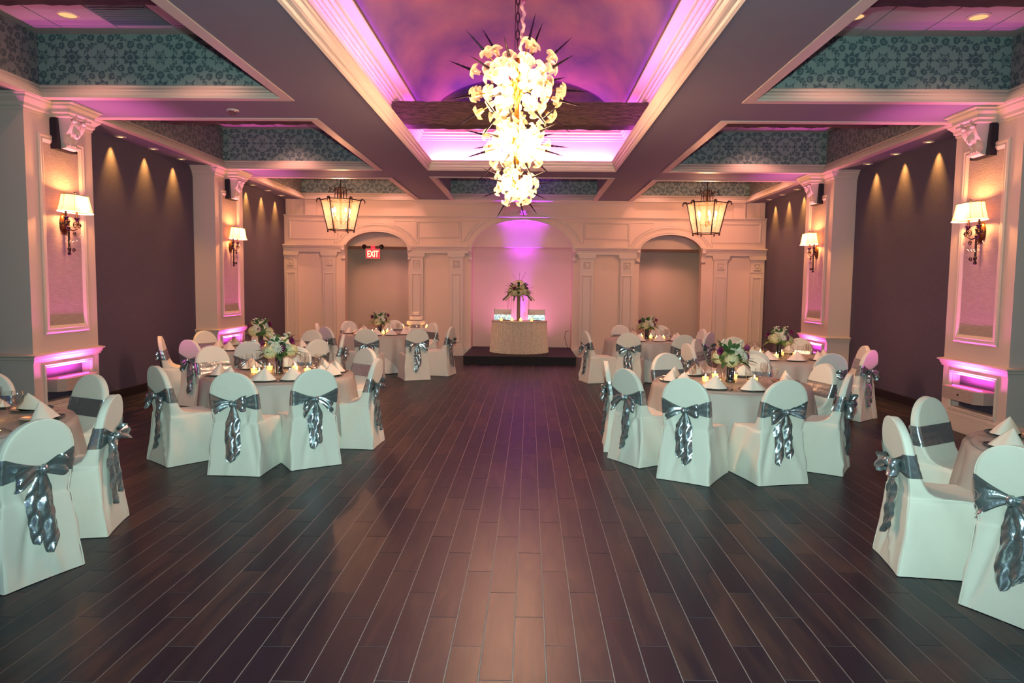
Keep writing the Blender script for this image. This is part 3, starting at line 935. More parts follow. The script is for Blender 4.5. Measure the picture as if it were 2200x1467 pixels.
# recesses behind the arches
rec = MB()
rec.box(-1.42, -1.285, YF + .25, 18.62, 0, 2.9); rec.box(1.245, 1.42, YF + .25, 18.62, 0, 2.9)
rec.box(-1.42, 1.42, 18.48, 18.62, 0, 3.6); rec.box(-1.42, 1.42, YF + .22, 18.5, ZE1, 2.9)
struct(rec.build('wall_alcove', M_['wallwhite']))
lin = MB(); lin.box(-1.3, 1.3, YF + .20, YF + .26, ZE1, 3.45); struct(lin.build('wall_alcove_header', M_['wallwhite']))
for c, hh, nm in ((-3.67, 1.9, 'left'), (3.67, 1.9, 'right')):
    m = MB()
    m.box(c - 1.5, c + 1.5, 20.0, 20.12, 0, 3.6); m.box(c - 1.6, c - 1.5, YF + .25, 20.1, 0, 3.6); m.box(c + 1.5, c + 1.6, YF + .25, 20.1, 0, 3.6)
    struct(m.build('wall_recess_' + nm, M_['wallwhite']))
    struct(MB().box(c - 1.5, c + 1.5, YF + .55, 20.1, ZE1, ZE1 + .1).build('ceiling_recess_' + nm, M_['wallwhite']))
    struct(MB().box(c - 1.5, c + 1.5, YF + .50, YF + .56, ZE1, 3.6).build('wall_header_' + nm, M_['wallwhite']))
# door edge seen through the left arch
dr = struct(MB().box(-4.66, -4.61, 18.16, 18.22, 0, 2.06).build('door_1', M_['door']))
for z in (0.75, 1.75): MB().box(-4.625, -4.60, 18.14, 18.18, z, z + .09).build('hinge', M_['iron'], dr)

# exit sign with two emergency heads
t = thing('exit_sign', 'red lit EXIT sign with two lamp heads in the left arch', 'exit sign', (-3.86, 18.36, 2.42))
MB().box(-.19, .19, -.03, .03, 0, .26).build('housing', M_['housing'], t)
MB().box(-.175, .175, -.036, -.03, .015, .245).build('face', M_['exitred'], t)
MB().box(-.05, .05, -.03, .03, .26, .33).build('canopy', M_['exitred'], t)
fc = bpy.data.curves.new('exit_text', 'FONT'); fc.body = 'EXIT'; fc.size = 0.235; fc.align_x = 'CENTER'; fc.extrude = 0.003; fc.space_character = 0.98
fo = bpy.data.objects.new('lettering', fc); C.objects.link(fo); fo.parent = t; fo.location = (0, -.038, .045); fo.rotation_euler = (pi / 2, 0, 0); fo.scale = (.62, 1, 1); fc.materials.append(M_['exitlet'])
fc.offset = 0.004
bpy.context.view_layer.update()
fm = bpy.data.meshes.new_from_object(fo.evaluated_get(bpy.context.evaluated_depsgraph_get()))
fl_ = obj('lettering', fm, t, fo.location, fo.rotation_euler); fl_.scale = fo.scale
bpy.data.objects.remove(fo)
fl_.name = 'lettering'
for sx in (-1, 1):
    q = MB().lathe([(.02, .05), (.05, .04), (.062, 0), (.055, -.01), (0.0, -.012)], 14)
    q.xf(Matrix.Translation((sx * .22, -.02, .31)) @ Matrix.Rotation(R(75), 4, 'X') @ Matrix.Rotation(sx * R(20), 4, 'Y'))
    l = q.build('lamp_head', M_['iron'], t, smooth=40)
    MB().tube([(sx * .05, 0, .31), (sx * .2, 0, .31)], .012, 6).build('lamp_arm', M_['iron'], l)
# thin cord by the right jamb of the alcove
tag(MB().tube([(1.20, 18.44, .62), (1.12, 18.43, .60), (1.10, 18.3, .45), (1.14, 18.2, .3), (1.17, 18.1, .19)], .006, 5).build('power_cord', M_['iron']), 'thin dark cord running down the right side of the alcove', 'cord')

# ------------------------------------------------------------------ stage and sweetheart table
st = thing('stage_platform', 'low black platform under the sweetheart table', 'platform', (0, 0, 0))
MB().box(-1.29, 1.24, 15.88, 18.46, 0.0, 0.165).build('skirt', M_['stage'], st)
MB().box(-1.30, 1.25, 15.87, 18.47, 0.165, 0.185).build('deck', M_['stage'], st)

ZS = 0.185
t = thing('sweetheart_table', 'half-round table with champagne pleated skirt on the black platform', 'table', (-0.055, 17.08, ZS))
A_, B_ = 0.65, 0.66


def hm(a, s=1.0):   # half moon outline, a in 0..1 from left back corner round the front to the right
    th = pi + pi * a
    return (A_ * s * cos(th), B_ * s * sin(th))


q = MB(); n = 40
top = [hm(i / n) for i in range(n + 1)]
q.loops([[(x * 1.01, y * 1.01, .735) for x, y in top], [(x * 1.01, y * 1.01, .765) for x, y in top]])
q.build('tabletop', M_['sequin'], t, smooth=30)
q = MB()


def skf(u, v):
    x, y = hm(u); k = 1.0 + 0.055 * v; L = sqrt(x * x + y * y) or 1
    w_ = (0.010 + 0.012 * v) * sin(u * 2 * pi * 30 + 1.5 * sin(u * 17)) + 0.012 * v * sin(u * 2 * pi * 11)
    return (x * k + x / L * w_, y * k + y / L * w_, .755 - .75 * v)


q.grid(skf, 300, 10); q.build('table_skirt', M_['sequin'], t, smooth=70)
q = MB()
for i in range(40):
    pass
q.tube([(hm(i / 40)[0] * 1.02, hm(i / 40)[1] * 1.02, .75) for i in range(41)], 0.013, 6); q.build('skirt_band', M_['sequin'], t, smooth=60)
# chairs behind it, square backed
for k, cx in ((0, -0.47), (1, 0.355)):
    t = thing('dining_chair', 'square-backed white chair with silver sash behind the sweetheart table, %s of the flower vase' % ('left' if k == 0 else 'right'), 'chair', (cx, 17.45, ZS), pi, 'sweetheart chairs')
    MB().box(-.20, .20, 0, .045, .55, 1.01).build('back_cover', M_['cloth'], t)
    MB().box(-.205, .205, -.006, .052, .70, .88).build('sash', M_['satin'], t)
    MB().box(-.21, .21, 0, .44, .05, .46).build('seat_cover', M_['cloth'], t)
    q = MB()
    for sx in (-1, 1): q.box(sx * .207, sx * .192, .01, .035, .4, 1.02)
    q.build('frame', M_['iron'], t)

# ------------------------------------------------------------------ flowers
def hydrangea(m, c, r, seed):
    rr = random.Random(seed)
    m.ball(c, r * .86, r * .86, r * .8, 12, 8)
    n = 54
    for i in range(n):
        zz = 1 - 2 * (i + .5) / n
        a = i * 2.39996; q = sqrt(1 - zz * zz)
        d_ = Vector((q * cos(a), q * sin(a), zz * .93))
        u = d_.orthogonal().normalized(); v = d_.cross(u)
        p = Vector(c) + d_ * r * rr.uniform(.92, 1.0); s_ = r * .30; a0 = rr.uniform(0, 6)
        vs = []; fs = []
        for k in range(4):
            t_ = a0 + k * pi / 2
            e1 = u * cos(t_) + v * sin(t_); e2 = u * cos(t_ + .65) + v * sin(t_ + .65); e0 = u * cos(t_ - .65) + v * sin(t_ - .65)
            b = len(vs)
            vs += [p - d_ * r * .05, p + e0 * s_ * .6 + d_ * r * .03, p + e1 * s_, p + e2 * s_ * .6 + d_ * r * .03]
            fs.append((b, b + 1, b + 2, b + 3))
        m.add(vs, fs)


def rose(m, c, r, dirv):
    d_ = Vector(dirv).normalized(); u = d_.orthogonal().normalized(); v = d_.cross(u); c = Vector(c)
    for ring, (k, rad, h) in enumerate(((3, .35, .55), (4, .65, .35), (5, 1.0, .05))):
        for i in range(k):
            a = 2 * pi * i / k + ring * .7
            vs = []
            for j in range(5):
                t_ = a + (j - 2) * (1.25 * pi / k / 2)
                e = u * cos(t_) + v * sin(t_)
                vs += [c + e * r * .25 + d_ * (-r * .5), c + e * rad * r * .85 + d_ * (h * r), c + e * rad * r * 1.05 + d_ * (h * r + r * (.28 - .05 * abs(j - 2)))]
            fs = []
            for j in range(4):
                for l in range(2): fs.append((j * 3 + l, (j + 1) * 3 + l, (j + 1) * 3 + l + 1, j * 3 + l + 1))
            m.add(vs, fs)
    m.ball(c + d_ * r * .3, r * .3, nu=8, nv=5)


def petal_flower(m, c, r, dirv, n=6, wd=.26, cup=.35):
    d_ = Vector(dirv).normalized(); u = d_.orthogonal().normalized(); v = d_.cross(u); c = Vector(c)
    for i in range(n):
        a = 2 * pi * i / n; e = u * cos(a) + v * sin(a); s_ = d_.cross(e)
        vs = []
        for t_, w_, h in ((0, .06, 0), (.35, wd, cup), (.7, wd * .9, cup * .95), (1.0, .03, cup * .55)):
            p = c + e * r * t_ + d_ * r * h
            vs += [p - s_ * r * w_, p + d_ * (-.05 * r), p + s_ * r * w_]
        m.add(vs, [(k * 3 + l, k * 3 + l + 1, k * 3 + l + 4, k * 3 + l + 3) for k in range(3) for l in range(2)])


def leaf(m, c, dirv, L, wd):
    d_ = Vector(dirv).normalized(); s_ = d_.cross(Vector((0, 0, 1)))
    s_ = s_.normalized() if s_.length > .01 else Vector((1, 0, 0)); n_ = s_.cross(d_); c = Vector(c)
    vs = []
    for t_, w_, dr_ in ((0, .12, 0), (.3, .8, .05), (.6, .9, .04), (.85, .5, -.03), (1, .02, -.12)):
        p = c + d_ * L * t_ + n_ * L * dr_
        vs += [p - s_ * wd * w_, p - n_ * wd * .2 * w_, p + s_ * wd * w_]
    m.add(vs, [(k * 3 + l, k * 3 + l + 1, k * 3 + l + 4, k * 3 + l + 3) for k in range(4) for l in range(2)])


# ------------------------------------------------------------------ banquet chair in a slip cover
def rr(u, w_, d_, r_):
    """rounded rectangle, u in 0..1: back edge first (left to right at y=-d), then round to the front and home"""
    r_ = min(r_, w_ * .95, d_ * .95); u = u % 1.0
    segs_ = (.36, .04, .08, .04, .32, .04, .08, .04)
    k = 0
    while u > segs_[k] and k < 7: u -= segs_[k]; k += 1
    f = min(1.0, u / segs_[k])
    if k == 0: return (-(w_ - r_) + 2 * (w_ - r_) * f, -d_)
    if k == 2: return (w_, -(d_ - r_) + 2 * (d_ - r_) * f)
    if k == 4: return ((w_ - r_) - 2 * (w_ - r_) * f, d_)
    if k == 6: return (-w_, (d_ - r_) - 2 * (d_ - r_) * f)
    cx_, cy_, a0 = {1: (w_ - r_, -d_ + r_, -pi / 2), 3: (w_ - r_, d_ - r_, 0), 5: (-w_ + r_, d_ - r_, pi / 2), 7: (-w_ + r_, -d_ + r_, pi)}[k]
    a = a0 + f * pi / 2
    return (cx_ + r_ * cos(a), cy_ + r_ * sin(a))


# z, half width, back y, front y
SEC = [(0.004, .240, -.045, .565), (0.06, .238, -.040, .560), (0.12, .235, -.032, .555), (0.20, .231, -.022, .547), (0.27, .228, -.015, .541), (0.34, .226, -.009, .535), (0.42, .224, -.003, .528), (0.455, .223, 0.0, .522),
       (0.474, .219, .001, .500), (0.481, .209, .003, .43), (0.486, .206, .004, .33), (0.492, .206, .005, .22), (0.505, .208, .005, .160), (0.53, .212, .003, .118),
       (0.57, .216, -.002, .090), (0.62, .219, -.010, .068), (0.68, .221, -.020, .048), (0.73, .221, -.030, .034)]
ZA, HA = 0.74, 0.215
for i in range(1, 13):
    tt = i / 12.0; z = ZA + HA * sin(tt * pi / 2) * .998
    wd = .221 * max(.03, cos(tt * pi / 2)) ** .9
    yb = -.030 - .035 * (z - .73) / .22
    SEC.append((z, wd, yb, yb + .062 - .012 * tt))


def sec_at(z):
    for a, b in zip(SEC, SEC[1:]):
        if a[0] <= z <= b[0]:
            f = (z - a[0]) / (b[0] - a[0] or 1)
            return tuple(a[k] + (b[k] - a[k]) * f for k in range(1, 4))
    return SEC[-1][1:]


def cover_mesh(seed):
    r_ = random.Random(seed); a1, a2, a3 = r_.uniform(-.12, .12), r_.uniform(-.15, .15), r_.uniform(0, 6); sgn = r_.choice((-1, 1))
    m = MB(); N = 100; ls = []
    for (z, wd, yb, yf) in SEC:
        yc, hd = (yb + yf) / 2, (yf - yb) / 2
        l = []
        low = max(0, 1 - z / .45)
        for k in range(N):
            x, y = rr((k + .5) / N, wd, hd, .022)
            cor = abs(x / wd) * abs(y / (hd or 1))
            x *= 1 + .05 * low * cor ** 3; y *= 1 + .035 * low * cor ** 3
            y += yc
            if z < .70:   # creases running down to the feet
                zz = z
                fade = min(1, z * 8) * (1 if z < .46 else max(0, (.70 - z) / .3))
                onback = max(0, 1 - abs((y - yb) / .05)); onside = max(0, 1 - abs((abs(x) - wd) / .03))
                onfr = max(0, 1 - abs((y - yf) / .05)) if z < .46 else 0
                y -= onback * fade * .024 * math.exp(-((x - a1 - sgn * (.45 - zz) * .45) / .022) ** 2)
                y += onback * fade * .020 * math.exp(-((x - a2 + sgn * (.5 - zz) * .25) / .030) ** 2)
                x += math.copysign(1, x) * onside * fade * .014 * sin((y + zz * .6) * 22 + a3)
                y += onfr * fade * .013 * sin(x * 24 + a3 + zz * 5)
            l.append((x, y, z))
        ls.append(l)
    m.loops(ls, False, True)
    return m.mesh('chair_cover', M_['cloth'], 48)


def seam_mesh():
    m = MB(); pts = []
    for (z, wd, yb, yf) in SEC:
        yc, hd = (yb + yf) / 2, (yf - yb) / 2
        low = max(0, 1 - z / .45)
        x, y = rr(.98, wd, hd, .022); cor = abs(x / wd) * abs(y / hd)
        pts.append((x * (1 + .05 * low * cor ** 3), y * (1 + .035 * low * cor ** 3) + yc, z))
    m.tube(pts + [(-p[0], p[1], p[2]) for p in pts][::-1], .0040, 5)
    return m.mesh('cover_seam', M_['cloth'], 60)


def sash_meshes(seed, style):
    r_ = random.Random(seed)
    zc0, hh0 = .685, .072
    zk = .672 + r_.uniform(-.008, .008)
    out = []
    ph = r_.uniform(0, 6)

    def band(u, v):
        x0 = rr(u, 1.0, 1.0, .1)[0]
        f = 1.0; zc = zc0
        if u < .36:
            g = 1 - min(1, abs(x0) / .90) ** 1.3
            f = 1 - .72 * g; zc = zc0 + (zk - zc0) * g
        else: g = 0
        z = zc + (v - .5) * 2 * hh0 * f
        wd, yb, yf = sec_at(z); yc, hd = (yb + yf) / 2, (yf - yb) / 2
        off = .006 + .006 * (sin(v * pi * 5 + ph) * .5 + .5) * (.25 + .75 * g) + .014 * g
        x, y = rr(u, wd + off, hd + off, .026)
        return (x, y + yc, z)
    m = MB(); m.grid(band, 100, 11, cu=True); out.append(('sash_band', m.mesh('sash_band', M_['satin'], 60)))
    yk = sec_at(zk)[1] - .035
    for sg in (-1, 1):
        L = r_.uniform(.13, .18); T = r_.uniform(.055, .085); droop = r_.uniform(-.03, .06) if style != 1 else r_.uniform(.06, .12); wmx = r_.uniform(.052, .07); tw = r_.uniform(-.5, .5); p2 = r_.uniform(0, 6)

        def loop(u, v, sg=sg, L=L, T=T, droop=droop, wmx=wmx, tw=tw, p2=p2):
            x = L * sin(pi * u); k = x / L
            hw_ = .014 + (wmx - .014) * min(1, k * 1.25) ** .9
            y = -T * (sin(2 * pi * u) * .5 + .25 * k) * (0.5 + .5 * k)
            q_ = (v - .5) * 2
            z = q_ * hw_ - droop * k * k
            y += .010 * sin(q_ * 5 + p2 + k * 3) * k + tw * q_ * .02 * k
            x += .006 * sin(q_ * 6 + p2)
            return (sg * x, yk + y, zk + z)
        m = MB(); m.grid(loop, 26, 8); out.append(('bow_loop', m.mesh('bow_loop', M_['satin'], 70)))
    m = MB(); m.ball((0, yk - .012, zk), .026, .026, .030, 12, 8, lambda a, b: 1 + .12 * sin(a * 3 + b * 4)); out.append(('bow_knot', m.mesh('bow_knot', M_['satin'], 70)))
    for sg in (-1, 1):
        L = r_.uniform(.38, .54); x1 = sg * r_.uniform(.012, .05); wv = r_.uniform(.038, .055); p2 = r_.uniform(0, 6); cut = r_.uniform(-.5, .5)

        def tail(u, v, sg=sg, L=L, x1=x1, wv=wv, p2=p2, cut=cut):
            q_ = (v - .5) * 2; k = min(1, u * 3.2)
            w_ = .012 + (wv - .012) * k ** .8
            if u > .86: w_ *= sqrt(max(.02, 1 - ((u - .86) / .142) ** 2))
            x = x1 * k + q_ * w_ + .006 * sin(u * 9 + p2)
            z = zk - .012 - L * u - cut * q_ * .02 * u
            yb = sec_at(max(.02, z))[1]
            y = yb - .020 - .012 * k - .012 * cos(q_ * 2.9 + sin(u * 5 + p2) * .7) * k - .005 * sin(u * 19 + p2 + q_ * 3.5) * k - .003 * sin(u * 41 + q_ * 5) * k + (-.010 if sg > 0 else 0)
            return (x, y, z)
        m = MB(); m.grid(tail, 8 if False else 40, 9)
        m = MB(); m.grid(lambda a, b: tail(b, a), 9, 40); out.append(('sash_tail', m.mesh('sash_tail', M_['satin'], 70)))
    return out


foot_me = MB().lathe([(.014, 0.0), (.016, .012), (.012, .02)], 8).mesh('chair_foot', M_['foot'], 40)
seam_me = seam_mesh()
covers = [cover_mesh(100 + i) for i in range(5)]
sashes = [sash_meshes(200 + i, i % 3) for i in range(7)]
TABLES = {
    # name: centre, overlay corner angle, phrase
    'T1': ((-3.95, 4.85), 10, 'nearest left table'),
    'T2': ((-2.62, 7.88), -22, 'middle left table'),
    'T3': ((-4.05, 11.10), 20, 'wall-side left table'),
    'T4': ((-2.92, 14.70), 40, 'far left table'),
    'T5': ((2.50, 14.05), 30, 'far right table'),
    'T6': ((2.36, 7.70), -90, 'middle right table'),
    'T7': ((3.92, 10.72), -15, 'wall-side right table'),
    'T8': ((3.90, 4.52), 175, 'nearest right table'),
}
CHAIRS = {
    'T1': [(-2.70, 4.04, -20), (-2.815, 4.95, 14), (-3.62, 6.02, 66), (-4.55, 6.05, 102)],
    'T2': [(-2.50, 6.374, -92), (-1.868, 6.717, -55), (-3.389, 6.767, -130), (-1.505, 7.70, -3), (-1.90, 8.93, 50), (-3.85, 8.95, 138), (-2.83, 9.05, 98)],
    'T3': [(-5.30, 10.5, -158), (-4.60, 9.93, -115), (-3.70, 9.80, -78), (-2.93, 10.3, -35), (-2.85, 11.42, 10), (-3.63, 12.35, 72), (-4.5, 12.45, 110), (-5.23, 11.75, 150)],
    'T4': [(-2.77, 12.85, -88), (-1.89, 13.1, -67), (-1.37, 13.92, -12), (-1.92, 15.25, 40), (-3.77, 15.55, 140), (-3.64, 13.35, -128), (-4.12, 14.45, -168), (-2.9, 16.15, 90)],
    'T5': [(1.245, 13.17, -163), (1.96, 12.72, -105), (2.86, 12.40, -78), (3.47, 13.15, -38), (3.58, 14.15, 8), (2.98, 15.25, 65), (2.14, 15.25, 108)],
    'T6': [(1.178, 7.086, -148), (1.61, 6.42, -121), (2.476, 6.395, -77), (3.24, 6.91, -31), (3.38, 7.80, 12), (2.93, 8.75, 62), (1.90, 8.80, 112), (1.06, 7.76, 176)],
    'T7': [(2.52, 10.40, -168), (2.86, 11.35, 150), (3.16, 9.45, -122), (4.02, 9.12, -88), (5.02, 10.42, -6), (4.78, 9.72, -50), (3.62, 11.95, 103), (4.64, 11.85, 55)],
    'T8': [(2.56, 4.56, 171), (2.78, 3.76, 208), (3.24, 5.42, 122)],
}


def hour(c, x, y):
    a = math.degrees(atan2(y - c[1], x - c[0]))
    h = int(math.floor(((90 - a) / 30) + .5)) % 12
    return 12 if h == 0 else h


WORD = {1: 'one', 2: 'two', 3: 'three', 4: 'four', 5: 'five', 6: 'six', 7: 'seven', 8: 'eight', 9: 'nine', 10: 'ten', 11: 'eleven', 12: 'twelve'}
SHORT = {k: v[2] for k, v in TABLES.items()}
ci = 0
for tn, lst in CHAIRS.items():
    c = TABLES[tn][0]; used = set()
    for (x, y, phi) in lst:
        h = hour(c, x, y)
        while h in used: h = h % 12 + 1
        used.add(h)
        t = thing('banquet_chair', 'white covered chair with silver bow, %s o\'clock seat, %s' % (WORD[h], SHORT[tn]), 'chair', (x, y, 0), R(phi + 90), 'covered banquet chairs')
        obj('chair_cover', covers[ci % 5], t); obj('cover_seam', seam_me, t)
        for nm, me in sashes[(ci * 3) % 7]: obj(nm, me, t)
        for fx in (-.21, .21):
            for fy in (-.02, .50): obj('chair_foot', foot_me, t, (fx, fy, 0))
        ci += 1

# ------------------------------------------------------------------ banquet tables and linen
RT = 0.80; ZTAB = 0.76
tt_me = MB().lathe([(0.0, .715), (RT - .02, .715), (RT - .015, .735), (0.0, .735)], 40, cap=False).mesh('tabletop', M_['darkwood'], 30)
leg_me = MB().lathe([(.02, 0), (.02, .715)], 8).mesh('leg', M_['iron'], 40)


def cloth_r(th, k, p1, p2):
    return RT + .010 + .07 * k + .055 * k ** .8 * (sin(th * 13 + p1) * .6 + .4 * sin(th * 21 + p2))


def cloth_mb(seed):
    r_ = random.Random(seed); p1, p2 = r_.uniform(0, 6), r_.uniform(0, 6)

    def f(u, v):
        th = 2 * pi * u
        if v < .3:
            rr = (RT + .004) * v / .3; z = .742
        else:
            k = (v - .3) / .7
            rr = cloth_r(th, k, p1, p2); z = .742 - .73 * k
        return (rr * cos(th), rr * sin(th), z)
    return MB().grid(f, 192, 22, cu=True)


def overlay_mb(ang, seed):
    r_ = random.Random(seed); p1, p2 = r_.uniform(0, 6), r_.uniform(0, 6); half = 1.15

    def f(u, v):
        th = 2 * pi * u; a = th - R(ang) + pi / 4
        Lr = half / max(abs(cos(a)), abs(sin(a)))
        drop = (Lr - RT) * .92
        if v < .35:
            rr = (RT + .012) * v / .35; z = .750
        else:
            k = (v - .35) / .65
            corner = max(0, (drop - .32) / .4)
            dz = drop * k
            rr = cloth_r(th, dz / .73, p1, p2) + .012 + .03 * corner * min(1, dz / .3) * (1 + sin(th * 22))
            z = .750 - dz - .008 * sin(th * 30) * k
        return (rr * cos(th), rr * sin(th), z)
    return MB().grid(f, 224, 24, cu=True)


def cloth_label(tn): return SHORT[tn]


PLACES = {k: [math.degrees(atan2(y - TABLES[k][0][1], x - TABLES[k][0][0])) for x, y, p in v] for k, v in CHAIRS.items()}
PLACES['T1'] = [20, 66, 100, -34]
PLACES['T8'] = [172, 122, 205]
PLACES['T2'] += [-160, -28, 20]
PLACES['T3'] += [-170]
PLACES['T6'] += [148]

# place setting pieces
charger_me = MB().lathe([(0.0, .004), (.085, .004), (.10, .008), (.14, .014), (.145, .016), (.145, .012), (.10, .002), (0.0, 0.0)], 32, cap=False).mesh('plate', M_['charger'], 40)


def napkin_mb(seed):
    r_ = random.Random(seed); p = r_.uniform(-.02, .02); rim = r_.uniform(.9, 1.05)

    def f(u, v):
        th = 2 * pi * u
        fr = sin(th) < 0
        rx, ry = .138 * rim, (.095 if fr else .05)
        x, y = rx * cos(th), ry * sin(th)
        if fr: y *= 1 + .10 * cos(th * 6)
        z = .125 * (1 - v)
        k = v ** .96
        return (p * (1 - v) + x * k, y * k + .012 * (1 - v), z + .004 * sin(v * pi) * (1 if fr else 0))
    return MB().grid(f, 30, 8, cu=True)


napkins = [napkin_mb(i).mesh('napkin', M_['napkin'], 40) for i in range(4)]
wine_me = MB().lathe([(.035, 0), (.034, .003), (.006, .008), (.0045, .04), (.005, .085), (.015, .095), (.034, .115), (.041, .145), (.039, .175), (.034, .20)], 16, cap=False).mesh('wine_glass', M_['glass'], 60)
flute_me = MB().lathe([(.031, 0), (.030, .003), (.005, .008), (.0042, .07), (.010, .08), (.022, .11), (.026, .15), (.024, .21)], 14, cap=False).mesh('flute', M_['glass'], 60)
tumbler_me = MB().lathe([(0.0, .004), (.027, .004), (.030, .03), (.036, .075), (.040, .115)], 16, cap=False).mesh('tumbler', M_['glass'], 60)
knife_me = MB().box(-.006, .006, -.10, .0, 0, .004).box(-.009, .009, 0, .10, .001, .003).mesh('table_knife', M_['steel'], 30)
q = MB().box(-.004, .004, -.10, .03, 0, .003).box(-.011, .011, .03, .045, 0, .003)
for k in (-1, 0, 1): q.box(k * .008 - .002, k * .008 + .002, .045, .09, 0, .003)
fork_me = q.mesh('table_fork', M_['steel'], 30)

# votive prototype
vcup = MB().lathe([(0.0, .003), (.030, .003), (.034, .02), (.040, .075), (.038, .075), (.032, .02), (0.0, .008)], 14, cap=False).mesh('glass_cup', M_['glass'], 50)
vwax = MB().lathe([(0.0, .009), (.030, .009), (.036, .056), (0.0, .058)], 12, cap=False).mesh('candle', M_['candle'], 50)
vfl = MB().lathe([(.002, .058), (.008, .066), (.006, .078), (.001, .09)], 8).mesh('flame', M_['flame'], 60)


def votive(loc, label, group):
    t = thing('votive_candle', label, 'candle', loc, 0, group)
    obj('glass_cup', vcup, t); obj('candle', vwax, t); obj('flame', vfl, t)
    return t


def centerpiece(c, label, seed, big=1.0):
    r_ = random.Random(seed)
    t = thing('centerpiece', label, 'flowers', c, r_.uniform(-.35, .35), 'table flower arrangements')
    MB().lathe([(0.0, 0), (.050, 0), (.052, .008), (.042, .03), (.042, .19), (.046, .205), (.040, .2), (.036, .04), (0.0, .02)], 20, cap=False).build('vase', M_['vase'], t, smooth=40)
    zc = .26
    for i in range(3):
        a = R((-118, 8, 125)[i]); m = MB(); hydrangea(m, (.125 * cos(a), .125 * sin(a), zc + r_.uniform(-.02, .02)), .082, seed * 10 + i); m.build('hydrangea', M_['hydr'], t, smooth=180)
    for i in range(4):
        a = R((-62, -160, -12, 95)[i]) + r_.uniform(-.12, .12); rr = .165; zz = zc + (.03, .08, .11, .06)[i]
        m = MB(); rose(m, (rr * cos(a), rr * sin(a), zz), .043, (cos(a), sin(a), .35)); m.build('rose', M_['rose'], t, smooth=60)
    for i in range(3):
        a = R((-85, -20, 140)[i]); el = .7
        m = MB(); petal_flower(m, (.09 * cos(a), .09 * sin(a), zc + .085), .085, (cos(a), sin(a), el), 6, .27, .35); m.build('lily', M_['lily'], t, smooth=60)
    for i in range(2):
        a = 2.0 + 3 * i; m = MB(); petal_flower(m, (.17 * cos(a), .17 * sin(a), zc + .03), .062, (cos(a), sin(a), .3), 14, .10, .3); m.build('chrysanthemum', M_['lily'], t, smooth=60)
    m = MB()
    for k in range(3):
        a = r_.uniform(0, 6); bx, by = .05 * cos(a), .05 * sin(a)
        for j in range(9):
            z = zc + .08 + j * .014; b = j * 2.4
            m.ball((bx * (1 + j * .12) + .022 * cos(b), by * (1 + j * .12) + .022 * sin(b), z), .015, .015, .011, 6, 4)
    m.build('stock_spike', M_['lily'], t, smooth=60)
    for i in range(30):
        a = 2 * pi * i / 30 + r_.uniform(-.1, .1); up = (-.35, .5, -.05, 1.1, .2, 1.8)[i % 6]
        rr = .07 if up > .5 else .12
        m = MB(); leaf(m, (rr * cos(a), rr * sin(a), zc + (-.02 if up < .5 else .06)), (cos(a), sin(a), up), r_.uniform(.12, .18), r_.uniform(.024, .038)); m.build('leaf', M_['green'] if r_.random() < .8 else M_['green2'], t, smooth=60)
    m = MB().ball((0, 0, zc + .01), .13, .13, .095, 14, 9); m.build('foliage_base', M_['green'], t, smooth=60)
    t.scale = (big, big, big)
    return t


